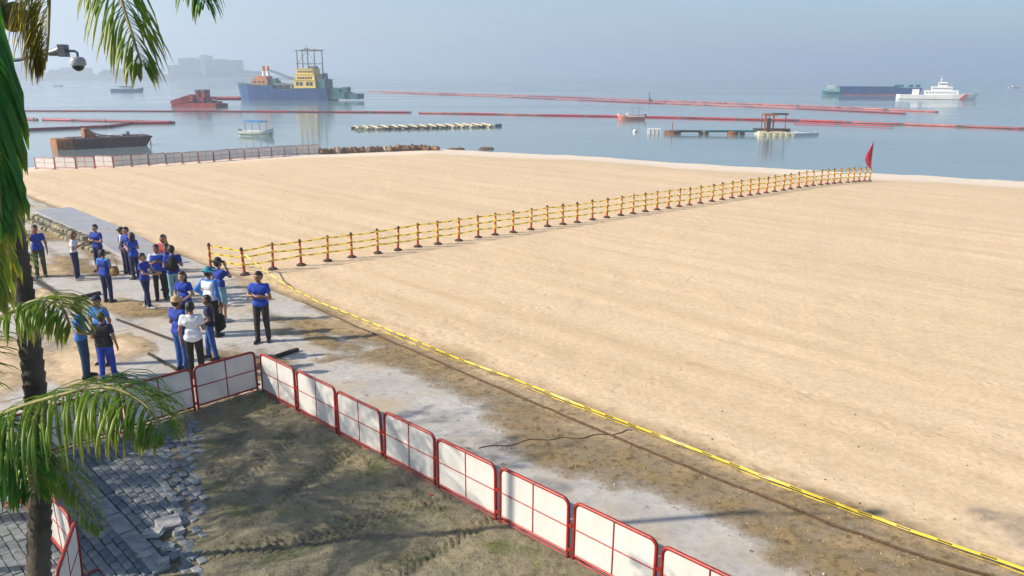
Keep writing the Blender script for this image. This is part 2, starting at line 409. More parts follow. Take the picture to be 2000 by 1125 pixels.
# ------------------------------------------------------------------ mud inside the barriers
def mud_edge(s): return np.interp(s, [-16, -13.6, -11.5, -9.8, -7], [5.6, 5.0, 4.1, 3.3, 2.6])
def mud_h(x, y):
    s, t = st(x, y)
    e = mud_edge(s) + 0.35 * fbm(s * 0.9, t * 0.9, 51, 3)
    h = -0.02 + 0.10 * sstep(e - 0.35, e + 0.9, t)
    h = h + 0.025 * fbm(x * 0.7, y * 0.7, 61, 4) + 0.05 * fbm(x * 4, y * 4, 63, 3) * sstep(e - 0.1, e + 0.5, t)
    h = h + 0.13 * np.exp(-(((x + 3.2) / 0.55) ** 2 + ((y - 11.0) / 0.28) ** 2)) + 0.08 * np.exp(-(((x + 1.6) / 0.8) ** 2 + ((y - 10.6) / 0.25) ** 2))
    for k, (x0, y0, ang, curv) in enumerate(((-4.2, 13.0, 78, 0.05), (-3.1, 12.6, 66, -0.05), (-5.1, 13.3, 100, 0.04), (-2.2, 10.6, 30, 0.05), (-3.6, 9.9, 15, -0.03), (-1.0, 10.0, 48, 0.0))):
        a = R(ang); l = (x - x0) * math.cos(a) + (y - y0) * math.sin(a); w = -(x - x0) * math.sin(a) + (y - y0) * math.cos(a) - curv * l * l
        m_ = np.exp(-(w / 0.24) ** 4) * np.exp(-(l / 1.9) ** 4)
        tread = np.sin(2 * math.pi * (l + np.abs(w) * 0.9) / 0.12) * (np.abs(w) > 0.02)
        h = h + m_ * (0.028 * tread - 0.025)
    return np.where(t < e - 0.9, np.minimum(h, -0.012), h)
def in_mud(x, y): return float(mud_h(np.array([x]), np.array([y]))[0])
tag(link('mud_ground', sheet('mud_ground', list(np.arange(-14.98, 3.0, 0.035)), list(np.arange(0.5, 7.32, 0.035)), mud_h, MUD)), kind='structure')

# ------------------------------------------------------------------ block paving at the lower left
PAVE = [M('shade_tinted_block_%s' % k, c, 0.8, var=0.2, scale=9, bmp=0.4, bscale=60) for k, c in (('grey', (0.21, 0.235, 0.25)), ('blue', (0.16, 0.20, 0.23)), ('pale', (0.31, 0.325, 0.325)))]  # bluish tone of the shade is put into the block colours
mb = MB(); mb.add([(*xy(a, b), -0.02) for a, b in ((-14.98, -3), (-14.98, 7.2), (2, 7.2), (2, -3))], [(0, 1, 2, 3)])
path = tag(mb.build('paved_path', BED), kind='structure')
PL, PW = 0.21, 0.125
def block_mesh(mat, L, W, H=0.06):
    bm = bmesh.new(); bmesh.ops.create_cube(bm, size=1.0); bmesh.ops.scale(bm, vec=(L, W, H), verts=bm.verts)
    bmesh.ops.bevel(bm, geom=[e for e in bm.edges if (e.verts[0].co.z > 0 and e.verts[1].co.z > 0)], offset=0.009, segments=1, affect='EDGES')
    me = bpy.data.meshes.new('paver'); bm.to_mesh(me); bm.free(); me.materials.append(mat); return me
pm = [block_mesh(m_, PL - 0.014, PW - 0.014) for m_ in PAVE]
cand = []; rest = MB(); r3 = random.Random(12)
for j in range(0, 52):
    for i in range(0, 60):
        t0 = -0.6 + j * PW; s0 = -14.9 + i * PL + (PL / 2 if j % 2 else 0)
        if 3.05 < t0 < 3.33 and s0 > -13.8: continue               # a row of long kerb stones here
        x, y = xy(s0, t0)
        if s0 > -7.5 or t0 > mud_edge(s0) + 0.35: continue
        px, py = proj(Vector((x, y, 0.02)))
        key = 0 if (70 < px < 400 and 850 < py < 1140) else 1
        ragged = t0 > mud_edge(s0) - 0.25
        if ragged and r3.random() < 0.15: continue
        cand.append((key, -py, x, y, s0, t0, ragged))
cand.sort(key=lambda c: (c[0], c[1]))
for n, (key, _, x, y, s0, t0, ragged) in enumerate(cand):
    k = 1.0 if ragged else 0.12
    rot = (r3.uniform(-.12, .12) * k, r3.uniform(-.12, .12) * k, _a + r3.uniform(-.3, .3) * k); z = -0.012 + r3.uniform(-.008, .008) + (r3.uniform(0, .02) if ragged else 0)
    x += r3.uniform(-.04, .04) * k; y += r3.uniform(-.04, .04) * k
    if n < 296:
        o = link('paver', r3.choice(pm), path); o.location = (x, y, z); o.rotation_euler = rot
    else:
        from mathutils import Euler
        rest.box((x, y, z), (PL - .014, PW - .014, .06), Euler(rot).to_matrix())
if rest.v: tag(rest.build('paver_field', PAVE[0], path), kind='stuff')
kerb_me = block_mesh(PAVE[2], 0.62, 0.24, 0.09)
for i in range(9):
    s0 = -13.6 + i * 0.65
    if s0 > -10.0: break
    x, y = xy(s0, 3.19); o = link('kerb_stone', kerb_me, path); o.location = (x, y, -0.012); o.rotation_euler = (r3.uniform(-.02, .02), r3.uniform(-.03, .03), _a + r3.uniform(-.03, .03))
CH = M('broken_concrete', (0.46, 0.46, 0.44), 0.9, bmp=0.5, bscale=25)
for k, (px, py, L, W, H, rz) in enumerate(((328, 1022, .36, .28, .09, .5), (298, 1042, .30, .22, .07, .1), (350, 1040, .17, .12, .07, .9), (330, 1070, .18, .14, .06, .3), (318, 1098, .18, .13, .06, .6), (283, 1083, .2, .15, .06, .2))):
    p = gp(px, py, 0.03); bm = bmesh.new(); bmesh.ops.create_cube(bm, size=1.0); bmesh.ops.scale(bm, vec=(L, W, H), verts=bm.verts)
    bmesh.ops.bevel(bm, geom=bm.edges[:], offset=0.02, segments=2, affect='EDGES')
    for v in bm.verts: v.co += Vector((r3.uniform(-.02, .02), r3.uniform(-.02, .02), r3.uniform(-.012, .012)))
    me = bpy.data.meshes.new('concrete_chunk'); bm.to_mesh(me); bm.free()
    o = link('concrete_chunk', me, None, CH); o.location = (p.x, p.y, 0.035); o.rotation_euler = (r3.uniform(-.15, .15), r3.uniform(-.15, .15), rz)
    tag(o, ('largest pale concrete chunk at the ragged edge of the block paving', 'flat concrete chunk left of the largest one by the paving', 'small upright concrete chunk right of the largest one', 'small concrete chunk under the upright one by the mud', 'lowest small concrete chunk near the bottom of the picture', 'leftmost concrete chunk lying on the block paving')[k], 'rubble', 'broken concrete chunks')
# ------------------------------------------------------------------ red barriers with white panels
REDP = M('red_barrier_paint', (0.40, 0.026, 0.016), 0.42, var=0.25, scale=7, dirt=0.35, bmp=0.15, bscale=60)
def panel_material():
    m, nt, p = new_mat('white_barrier_board'); v = obj_coord(nt)
    n1 = noise(nt, v, 2.5, 6, 0.65); n2 = noise(nt, v, 14, 6, 0.7)
    b = mixc(nt, ramp(nt, n1, 0.35, 0.72), (0.78, 0.77, 0.74), (0.66, 0.65, 0.62))
    b = mixc(nt, ramp(nt, n2, 0.55, 0.75, (0, 0, 0, 1), (.35, .35, .35, 1)), b, (0.45, 0.40, 0.33))
    nt.links.new(b, p.inputs['Base Color']); p.inputs['Roughness'].default_value = 0.45
    tr = NN(nt, 'ShaderNodeBsdfTranslucent'); nt.links.new(b, tr.inputs[0])
    mx = NN(nt, 'ShaderNodeMixShader'); mx.inputs[0].default_value = 0.22
    nt.links.new(p.outputs[0], mx.inputs[1]); nt.links.new(tr.outputs[0], mx.inputs[2]); nt.links.new(mx.outputs[0], nt.nodes['Material Output'].inputs[0])
    bump(nt, p, n1, 0.25, 0.02)
    return m
PANEL = panel_material()
BW, BH = 1.33, 0.95
def barrier_proto():
    root = empty('barrier')
    w, r, top, bot = BW / 2, 0.10, BH - 0.02, 0.13
    pth = [(-w, 0, bot), (-w, 0, top - r)]
    pth += [(-w + r - r * math.cos(a), 0, top - r + r * math.sin(a)) for a in (R(22), R(45), R(68), R(90))]
    pth += [(w - r + r * math.sin(a), 0, top - r + r * math.cos(a)) for a in (0, R(22), R(45), R(68), R(90))]
    pth += [(w, 0, bot)]
    m = MB(); m.tube([(-w, 0, 0.0)] + pth + [(w, 0, 0.0)], 0.026, 8); m.build('frame', REDP, root)
    MB().cyl((-w + .026, 0, bot), (w - .026, 0, bot), 0.022, n=8).build('bottom_rail', REDP, root)
    MB().cyl((-w + .026, 0, bot - .065), (w - .026, 0, bot - .065), 0.013, n=6).build('lower_rail', REDP, root)
    hw = (w - 0.025)
    for sx in (-1, 1):
        for z0, z1 in ((bot + .02, 0.515), (0.535, top - .022)):
            a, b = sorted((sx * 0.014, sx * hw))
            q = MB()
            if z1 > 0.7:                       # outer top corner cut round to follow the frame
                c = 0.075
                out = [(a, z0), (b, z0), (b, z1 - c), (b - c * .3, z1 - c * .3), (b - c, z1), (a, z1)] if sx > 0 else [(a, z0), (b, z0), (b, z1), (a + c, z1), (a + c * .3, z1 - c * .3), (a, z1 - c)]
            else: out = [(a, z0), (b, z0), (b, z1), (a, z1)]
            q.prism(out, -0.004, 0.004).build('panel', PANEL, root)
    MB().cyl((0, 0, bot + .02), (0, 0, top - .024), 0.0125, n=6).build('upright_bar', REDP, root)
    MB().cyl((-hw, 0, 0.525), (hw, 0, 0.525), 0.0125, n=6).build('cross_bar', REDP, root)
    for sx in (-1, 1):
        q = MB(); q.box((sx * w * 0.97, 0, 0.012), (0.05, 0.46, 0.024)); q.build('foot', REDP, root)
    for sx in (1,):
        
        for zc in (.56, .19): MB().box((sx * (w + .045), 0, zc), (0.05, 0.03, 0.045)).build('coupling', REDP, root)
    return root
BAR = barrier_proto(); _used = [False]
def place_barrier(a, b, label, group, z=0.0, lean=0.0):
    o = BAR if not _used[0] else copy_tree(BAR); _used[0] = True
    c = (Vector(a) + Vector(b)) / 2; d = Vector(b) - Vector(a)
    o.location = (c.x, c.y, z); o.rotation_euler = (lean, 0, math.atan2(d.y, d.x))
    o.scale = ((d.length - 0.075) / BW, 1, 1)
    return tag(o, label, 'barrier', group)
def v2(p): return Vector((p.x, p.y, 0))
corner = v2(gp(512, 772)); far_r = v2(gp(1112, 1101)); dr = (far_r - corner) / 6.0
for i in range(8):
    a = corner + dr * i; b = a + dr; m_ = (a + b) / 2
    place_barrier(a + dr * 0.02, b, '%s white panel barrier from the corner in the row along the concrete strip' % ordinal(i), 'red framed barriers round the mud', max(0, in_mud(m_.x, m_.y)) * 0.4, rng.uniform(-.025, .025))
c2 = v2(gp(507, 768)); dl = (v2(gp(385, 806)) - c2)
for i in range(5):
    a = c2 + dl * i; b = a + dl
    place_barrier(b, a, '%s white panel barrier from the corner in the row before the people' % ordinal(i), 'red framed barriers round the mud', 0.01, rng.uniform(-.02, .02))
k0 = v2(gp(150, 1136)); k0 = v2(gp(140, 1010, 0.93))
for i in range(3):
    b = k0 - dr * i; a = b - dr
    place_barrier(a, b, ('barrier half hidden by the palm trunk at the bottom left', 'barrier left of the palm trunk at the picture edge', 'barrier further left, behind the one beside the palm trunk')[i], 'red framed barriers on the left', 0.0, 0.02)
place_barrier(k0 + Vector((.05, -.06, 0)), k0 + Vector((0.47, -1.28, 0)), 'barrier seen almost edge on at the bottom left corner', 'red framed barriers on the left', 0.0, -0.03)
# far row at the water's edge
fb_px = [(70, 331), (108, 330), (149, 329), (186, 328), (222, 327), (258, 325), (291, 323), (325, 321), (357, 319), (388, 317), (418, 315), (449, 312), (478, 310), (506, 308), (531, 306), (556, 304), (580, 303), (603, 302), (625, 301)]
fbp = [gph(*p) for p in fb_px]
for i in range(len(fbp) - 1):
    a, b = fbp[i], fbp[i + 1]
    place_barrier(a, b, '%s barrier from the left in the far row at the water' % ordinal(i), 'barriers at the far water edge', (a.z + b.z) / 2 - 0.02)

# ------------------------------------------------------------------ bollards and caution tape
ORANGE = M('bollard_orange_red', (0.50, 0.085, 0.02), 0.5, var=0.2, dirt=0.2)
BWHITE = M('bollard_yellow_band', (0.72, 0.52, 0.12), 0.5)
RUBBER = M('black_rubber', (0.07, 0.04, 0.03), 0.8, dirt=0.6)
def bollard_proto():
    root = empty('bollard')
    q = MB(); n = 8
    rings = [[Vector((math.cos(2 * math.pi * (k + .5) / n) * r, math.sin(2 * math.pi * (k + .5) / n) * r, z)) for k in range(n)] for r, z in ((0.17, 0), (0.17, 0.035), (0.12, 0.065), (0.07, 0.09))]
    q.loft(rings, False).build('base', RUBBER, root)
    MB().cyl((0, 0, .09), (0, 0, .86), 0.05, 0.042, 10).build('post', ORANGE, root)
    for z in (0.36, 0.62): MB().cyl((0, 0, z), (0, 0, z + .085), 0.053, 0.051, 10).build('reflective_band', BWHITE, root)
    q = MB().cyl((0, 0, .855), (0, 0, .885), 0.062, 0.062, 10); q.ball((0, 0, .91), .045, 8, 5); q.build('cap', RUBBER, root)
    return root
BOL = bollard_proto()
bol_px = [(412, 526), (478, 537), (533, 527), (588, 517), (640, 509), (687, 501), (738, 494), (777, 488), (816, 482), (855, 477), (896, 471), (934, 467), (967, 462), (1002, 457), (1037, 452), (1069, 447), (1099, 442), (1127, 438), (1157, 433), (1185, 429), (1212, 425), (1236, 421), (1260, 418), (1283, 414.5),
          (1305, 411.5), (1326, 408.5), (1346, 405.5), (1367, 403), (1390, 399.5), (1410, 396.5), (1429, 394), (1446, 391.5), (1464, 389), (1480, 386.5), (1496, 384.5), (1512, 382), (1529, 379.5), (1543, 377.5), (1559, 375), (1574, 373), (1587, 371), (1602, 369), (1615, 367), (1628, 365), (1640, 363), (1655, 361), (1667, 359), (1677, 357.5), (1688, 356), (1698, 354)]
bp = []
A0, A1 = gph(478, 537), gph(1698, 354)
for i, (px, py) in enumerate(bol_px):
    if i == 0: p = gph(px, py)
    else:                                       # on the straight line between the ends, at the pixel column seen
        d = ray(px, py); e = A1 - A0; k = (A0.x * d.y - A0.y * d.x) / (e.y * d.x - e.x * d.y); p = A0 + e * k; p.z = bz(p.x, p.y)
    o = BOL if i == 0 else copy_tree(BOL)
    o.location = p; o.rotation_euler = (rng.uniform(-.05, .05), rng.uniform(-.05, .05), rng.uniform(0, 6))
    tag(o, '%s red post from the promenade end of the taped line across the sand' % ordinal(i), 'bollard', 'posts of the taped line'); bp.append((p, o.rotation_euler.copy()))
def tape_material():
    m, nt, p = new_mat('yellow_black_caution_tape')
    uv = NN(nt, 'ShaderNodeUVMap'); sep = NN(nt, 'ShaderNodeSeparateXYZ'); nt.links.new(uv.outputs[0], sep.inputs[0])
    fr = NN(nt, 'ShaderNodeMath', operation='FRACT'); nt.links.new(sep.outputs[0], fr.inputs[0])
    a = NN(nt, 'ShaderNodeMath', operation='LESS_THAN'); nt.links.new(fr.outputs[0], a.inputs[0]); a.inputs[1].default_value = 0.36
    c = NN(nt, 'ShaderNodeMath', operation='COMPARE'); nt.links.new(sep.outputs[1], c.inputs[0]); c.inputs[1].default_value = 0.5; c.inputs[2].default_value = 0.27
    mu = NN(nt, 'ShaderNodeMath', operation='MULTIPLY'); nt.links.new(a.outputs[0], mu.inputs[0]); nt.links.new(c.outputs[0], mu.inputs[1])
    b = mixc(nt, mu.outputs[0], (0.88, 0.66, 0.06), (0.12, 0.09, 0.02))
    nt.links.new(b, p.inputs['Base Color']); p.inputs['Roughness'].default_value = 0.4
    tr = NN(nt, 'ShaderNodeBsdfTranslucent'); nt.links.new(b, tr.inputs[0]); mx = NN(nt, 'ShaderNodeMixShader'); mx.inputs[0].default_value = 0.3
    nt.links.new(p.outputs[0], mx.inputs[1]); nt.links.new(tr.outputs[0], mx.inputs[2]); nt.links.new(mx.outputs[0], nt.nodes['Material Output'].inputs[0])
    return m
TAPE = tape_material()
def ribbon(name, pts, ups, width, period, mat):
    vs_ = []; fs_ = []; uvs = []; L = 0
    for i, p in enumerate(pts):
        if i: L += (pts[i] - pts[i - 1]).length
        vs_ += [p - ups[i] * width / 2, p + ups[i] * width / 2]; uvs += [(L / period, 0), (L / period, 1)]
        if i: fs_.append((2 * i - 2, 2 * i, 2 * i + 1, 2 * i - 1))
    me = bpy.data.meshes.new(name); me.from_pydata(vs_, [], fs_); me.update(); l = me.uv_layers.new(name='UVMap')
    for lp in me.loops: l.data[lp.index].uv = uvs[lp.vertex_index]
    me.materials.append(mat); return me
tl = Vector((-(A1 - A0).y, (A1 - A0).x, 0)).normalized()
for k, (z, nm) in enumerate(((0.86, 'top'), (0.60, 'middle'), (0.34, 'bottom'))):
    pts = []; ups = []; dz = [rng.uniform(-.03, .03) for _ in bp]
    for i in range(len(bp) - 1):
        for j in range(4):
            f = j / 4.0; q = bp[i][0].lerp(bp[i + 1][0], f) - tl * 0.056
            q.z += z + dz[i] * (1 - f) + dz[i + 1] * f - 0.02 * 4 * f * (1 - f) * rng.uniform(.5, 1.3)
            pts.append(q); ups.append((Vector((0, 0, 1)) + tl * rng.uniform(-.35, .35)).normalized())
    q = bp[-1][0] - tl * .056; q.z += z; pts.append(q); ups.append(Vector((0, 0, 1)))
    tag(link('caution_tape', ribbon('caution_tape', pts, ups, 0.06, 0.5, TAPE)), '%s of the three yellow black tapes strung between the red posts' % nm, 'caution tape', 'tapes on the posts')
# tape running along the edge of the promenade towards the viewer
tp = [(478, 500), (520, 535), (560, 562), (620, 590), (700, 622), (800, 663), (900, 704), (1000, 742), (1120, 790), (1240, 836), (1370, 888), (1500, 940), (1650, 995), (1800, 1050), (2000, 1120), (2150, 1172)]
for nm, off, w, tw in (('upper', 0.0, 0.042, 0.5), ('lower', -0.10, 0.018, -0.2)):
    pts = []; ups = []
    base = []
    for i, (px, py) in enumerate(tp):
        p = gph(px, py + 4) if i > 1 else gph(478, 537).lerp(gph(560, 566), i / 2.0)
        zz = (0.75, 0.40, 0.16)[i] if i < 3 else 0.085 + rng.uniform(-.012, .012); p.z += zz * (1.0 if off == 0 else 0.45)
        base.append(p)
    n = 90; 
    for i in range(n + 1):
        f = i / n * (len(base) - 1); j = min(int(f), len(base) - 2); p = base[j].lerp(base[j + 1], f - j)
        k = sstep(0, 3, f) * (1 - 0.75 * sstep(5, 9, f))
        side = Vector((E2[0], E2[1], 0)); p = p + side * (off * k + 0.006 * math.sin(i * 1.7 + off * 9)); p.z = max(p.z, bz(p.x, p.y) + 0.02)
        a = tw + 0.5 * math.sin(i * 0.33 + off * 20); pts.append(p); ups.append((Vector((0, 0, 1)) * math.cos(a) + side * math.sin(a)).normalized())
    tag(link('caution_tape', ribbon('caution_tape', pts, ups, w, 0.55, TAPE)), '%s strand of the yellow tape running along the promenade edge to the right' % nm, 'caution tape', 'tapes along the promenade edge')
ROPE = M('brown_rope', (0.13, 0.075, 0.04), 0.9, var=0.3, scale=20, bmp=0.5, bscale=80)
rp = [(590, 590), (640, 614), (700, 641), (800, 683), (900, 727), (1000, 770), (1120, 821), (1240, 872), (1370, 925), (1500, 975), (1620, 1025), (1740, 1068), (1850, 1104), (1950, 1132)]
pts = []
for i, (px, py) in enumerate(rp):
    p = gph(px, py); pts.append(p)
full = []
for i in range(len(pts) - 1):
    for j in range(6):
        p = pts[i].lerp(pts[i + 1], j / 6.0); p.z = bz(p.x, p.y) + 0.022; full.append(p)
tag(MB().tube(full, 0.022, 6).build('rope', ROPE), 'thin brown rope lying on the sand beside the yellow tape', 'rope')
cb = [(935, 878), (1000, 868), (1060, 858), (1110, 857), (1160, 852), (1215, 845), (1238, 838)]
pts = [gph(*q) for q in cb]; full = []
for i in range(len(pts) - 1):
    for j in range(5):
        p = pts[i].lerp(pts[i + 1], j / 5.0) + Vector((0, 0.05 * math.sin(i * 5 + j), 0)); p.z = max(0, bz(p.x, p.y)) + 0.008; full.append(p)
tag(MB().tube(full, 0.009, 6).build('cable', ROPE), 'dark cable lying across the concrete strip up to the tape', 'cable')

# red pennant at the seaward end
FLAGR = M('red_flag_cloth', (0.42, 0.012, 0.05), 0.8, var=0.25, scale=6)
p = gph(1698, 350); fl = empty('pennant_flag', p, 0, 'red pennant flag on a thin pole at the seaward end of the posts', 'flag')
hh = height_at(p, 1704, 275)
MB().cyl((0, 0, -.1), (0, 0, hh), 0.022, 0.014, 8).build('pole', M('weathered_pole', (0.35, 0.2, 0.1), 0.8), fl)
vs_ = []; fs_ = []
for i in range(13):
    f = i / 12.0; z = hh - 0.05 - f * (hh - 1.0); wd = 0.40 * math.sin(math.pi * min(1, f ** 1.4)) + 0.03
    for j in range(5):
        g = j / 4.0; vs_.append((-g * wd, 0.07 * math.sin(g * 6 + f * 3) * g, z - 0.25 * g * f))
    if i:
        for j in range(4): fs_.append(((i - 1) * 5 + j, i * 5 + j, i * 5 + j + 1, (i - 1) * 5 + j + 1))
MB().add(vs_, fs_, True).build('cloth', FLAGR, fl)

# ------------------------------------------------------------------ things on the promenade
WOODD = M('dark_weathered_timber', (0.055, 0.038, 0.026), 0.85, var=0.35, scale=8, bmp=0.6, bscale=30)
def plank(px0, py0, px1, py1, w, h, label):
    a, b = gp(px0, py0, 0), gp(px1, py1, 0); d = b - a; c = (a + b) / 2
    z = max(bz(c.x, c.y), 0.0)
    bm = bmesh.new(); bmesh.ops.create_cube(bm, size=1.0); bmesh.ops.scale(bm, vec=(d.length, w, h), verts=bm.verts); bmesh.ops.bevel(bm, geom=bm.edges[:], offset=min(w, h) * 0.12, segments=1, affect='EDGES')
    me = bpy.data.meshes.new('plank'); bm.to_mesh(me); bm.free()
    o = link('plank', me, None, WOODD); o.location = (c.x, c.y, z + h / 2); o.rotation_euler = (0, 0, math.atan2(d.y, d.x)); tag(o, label, 'plank', 'timbers lying on the promenade')
plank(138, 588, 196, 574, 0.12, 0.09, 'dark timber lying behind the man in the light blue shirt')
plank(60, 543, 112, 577, 0.12, 0.08, 'dark timber beside the palm trunk on the promenade')
plank(228, 625, 345, 668, 0.07, 0.04, 'long thin dark timber lying left of the two men with backs turned')
plank(290, 692, 346, 724, 0.06, 0.05, 'short dark timber lying just behind the left barrier row')
plank(540, 699, 582, 685, 0.10, 0.08, 'short dark timber just behind the barrier corner')
plank(218, 724, 262, 752, 0.06, 0.05, 'short dark timber at the feet of the person in the black vest')
MB_ = MB(); 
# remains of the old sea wall at the far left
SW = concrete_material('old_seawall_concrete', (0.27, 0.29, 0.33), (0.36, 0.37, 0.40), 0.15)
STONE = [M('wall_stone_%d' % k, c, 0.95, var=0.3, scale=4, bmp=0.7, bscale=12) for k, c in enumerate(((0.27, 0.24, 0.14), (0.30, 0.26, 0.16), (0.22, 0.21, 0.15)))]
wall_root = empty('sea_wall', (*xy(-41.5, 10.3), 0), _a, 'low grey remnant of sea wall with a rough stone face at far left', 'wall')
L = 13.5
q = MB(); q.prism([(0, -.05), (L, -.05), (L, 0.03), (L - 3, 0.14), (L - 6, 0.36), (0, 0.45)], -0.6, 0.9); q.build('capping', SW, wall_root)
r4 = random.Random(5)
for row in range(2):
    for i in range(34):
        x0 = i * 0.5 + (0.25 if row else 0)
        if x0 > L - 4 - row * 2: break
        hgt = 0.22
        bm = bmesh.new(); bmesh.ops.create_cube(bm, size=1.0); bmesh.ops.scale(bm, vec=(0.47 * r4.uniform(.8, 1), 0.34, hgt * r4.uniform(.8, 1)), verts=bm.verts)
        bmesh.ops.bevel(bm, geom=bm.edges[:], offset=0.05, segments=1, affect='EDGES')
        for v in bm.verts: v.co += Vector((r4.uniform(-.03, .03), r4.uniform(-.03, .03), r4.uniform(-.02, .02)))
        me = bpy.data.meshes.new('stone'); bm.to_mesh(me); bm.free()
        o = link('stone', me, wall_root, r4.choice(STONE)); o.location = (x0 + .25, -0.74 - (0.22 if row == 0 else 0) + r4.uniform(-.04, .04), 0.06 + row * 0.19); o.rotation_euler = (0, 0, r4.uniform(-.1, .1))

# ------------------------------------------------------------------ brown boulders at the end of the far barriers
BROCK = [M('brown_boulder_%d' % k, c, 0.9, var=0.35, scale=3, bmp=0.8, bscale=9) for k, c in enumerate(((0.27, 0.15, 0.08), (0.33, 0.19, 0.11), (0.22, 0.13, 0.08), (0.50, 0.42, 0.32)))]
def boulder(seed, sx, sy, sz):
    r5 = random.Random(seed); bm = bmesh.new(); bmesh.ops.create_icosphere(bm, subdivisions=2, radius=1.0)
    off = [Vector((r5.uniform(-1, 1), r5.uniform(-1, 1), r5.uniform(-1, 1))).normalized() for _ in range(7)]
    for v in bm.verts:
        k = 1.0
        for o_ in off: k = min(k, 0.78 / max(0.05, v.co.dot(o_)) if v.co.dot(o_) > 0.78 else k)
        v.co *= k * r5.uniform(.95, 1.04); v.co.x *= sx; v.co.y *= sy; v.co.z *= sz
    me = bpy.data.meshes.new('boulder'); bm.to_mesh(me); bm.free(); return me
n = 0; px = 628.0
while px < 862:
    y = np.interp(px, [625, 740, 820, 862], [301, 296.5, 293.5, 293.5])
    p = gph(px, y); tailf = sstep(815, 860, px); w = rng.uniform(.34, .52); 
    o = link('boulder', boulder(n, w, w * .8, rng.uniform(.34, .5) * (1 - .45 * tailf)), None, BROCK[3] if n in (4, 11, 15) else rng.choice(BROCK[:3])); o.location = (p.x, p.y, max(p.z, SEA_Z) + 0.2); o.rotation_euler = (0, 0, rng.uniform(0, 6))
    tag(o, '%s boulder from the left in the brown breakwater after the far barriers' % ordinal(n), 'boulder', 'breakwater boulders'); n += 1; px += w * 2 * 19.5 * 0.5
for k, (px, py, w) in enumerate(((884, 292.5, .7), (900, 292, .5), (948, 291.5, .8), (958, 291.5, .4))):
    p = gp(px, py, SEA_Z); o = link('boulder', boulder(50 + k, w, w * .6, .25), None, BROCK[2]); o.location = (p.x, p.y, SEA_Z + .02)
    tag(o, '%s low dark rock awash to the right of the brown breakwater' % ordinal(k), 'boulder', 'rocks awash')
# ------------------------------------------------------------------ things afloat
def scale_at(p): return (p.y * CP + (CAM_H - p.z) * SP) / FPX      # metres per photograph pixel
def hull_mesh(L, B, H, bow=0.25, sheer=0.3, trans=0.75, n=14, flare=0.8, keel=-0.3):
    """a boat hull along +x (bow at +L/2), open box sections lofted"""
    q = MB(); rings = []
    for i in range(n + 1):
        f = i / n; x = -L / 2 + L * f
        g = max(0.0, (f - (1 - bow)) / bow); w = B / 2 * (trans + (1 - trans) * min(1, f / 0.35)) * math.sqrt(max(0.0004, 1 - g * g))
        top = H + sheer * g * g + sheer * .2 * (1 - f) ** 2; xb = x - 0.35 * H * g
        rings.append([Vector((x, -w, top)), Vector((xb, -w * flare, 0.0)), Vector((xb, -w * .5 * flare, keel)), Vector((xb, w * .5 * flare, keel)), Vector((xb, w * flare, 0.0)), Vector((x, w, top)),
                      Vector((x, w * .86, top)), Vector((x, w * .8, top * .55)), Vector((x, -w * .8, top * .55)), Vector((x, -w * .86, top))])
    q.loft(rings, False); return q
BLUEH = M('ship_blue_paint', (0.004, 0.075, 0.25), 0.45, var=0.25, scale=.5, dirt=.4); YELL = M('ship_yellow_paint', (0.86, 0.62, 0.12), 0.5, var=.1, scale=.6, dirt=.2)
ORNG = M('ship_orange_paint', (0.62, 0.22, 0.06), 0.5, dirt=.3, scale=.7); TEAL = M('ship_teal_paint', (0.02, 0.16, 0.17), 0.5, dirt=.4, scale=.8)
GLASS = M('dark_window', (0.03, 0.035, 0.045), 0.15); STEEL = M('grey_steel', (0.16, 0.17, 0.19), 0.5, dirt=.3, scale=1.); REDRUST = M('red_oxide_steel', (0.36, 0.015, 0.018), 0.6, var=.3, scale=1.2, dirt=.4)
WHITEP = M('ship_white_paint', (0.78, 0.78, 0.76), 0.45, var=.05, scale=.8); NAVYP = M('barge_navy_paint', (0.02, 0.07, 0.20), 0.5, dirt=.3, scale=.4); PURP = M('barge_boot_topping', (0.20, 0.06, 0.10), 0.6, dirt=.3, scale=.4)

# dredger (x to the right in the photograph, bow at the left), 1 zoom unit = 3.3 cm
P0 = gp(585, 195, SEA_Z); k = scale_at(P0) / 5.0
dr_ = empty('dredger', P0, R(-15), 'blue dredging ship with yellow wheelhouse and tall grey gantry masts', 'ship'); dr_.scale = (1.14, 1, 1)
def X(z): return (z - 1325) * k
def Z(z): return (574 - z) * k
W = 4.2
sect = [(745, 0.15, 420), (775, .5, 424), (820, .8, 428), (900, 1, 432), (1125, 1, 438), (1140, 1, 470), (1320, 1, 478), (1330, 1, 466), (1560, 1, 462), (1640, .92, 462)]
q = MB(); rings = []
for zx, wf, zt in sect:
    x = X(zx); w = W * wf; xb = X(zx + 40 * (1 - wf)); top = Z(zt)
    rings.append([Vector((x, -w, top)), Vector((xb, -w * .9, -0.2)), Vector((xb, -w * .6, -1.5)), Vector((xb, w * .6, -1.5)), Vector((xb, w * .9, -0.2)), Vector((x, w, top))])
q.loft(rings, False); hull = q.build('hull', BLUEH, dr_)
q = MB()
for a, b in zip(sect[:-1], sect[1:]):
    for s in (-1, 1): q.cyl((X(a[0]), s * W * a[1], Z(a[2]) + .05), (X(b[0]), s * W * b[1], Z(b[2]) + .05), .09, n=6)
q.build('rubbing_rail', TEAL, hull)
for zx in range(780, 1120, 40):
    MB().cyl((X(zx), -W * .93, Z(434)), (X(zx), -W * .93, Z(404)), .05, n=5).build('stanchion', TEAL, hull)
MB().tube([(X(780), -W * .6, Z(404)), (X(900), -W * .93, Z(405)), (X(1120), -W * .93, Z(408))], .05, 5).build('hand_rail', TEAL, hull)
q = MB(); q.b2(X(915), X(1065), -2.2, 2.2, Z(434), Z(380)); q.b2(X(940), X(1050), -1.8, 1.8, Z(381), Z(350)); dh = q.build('forward_deckhouse', ORNG, dr_)
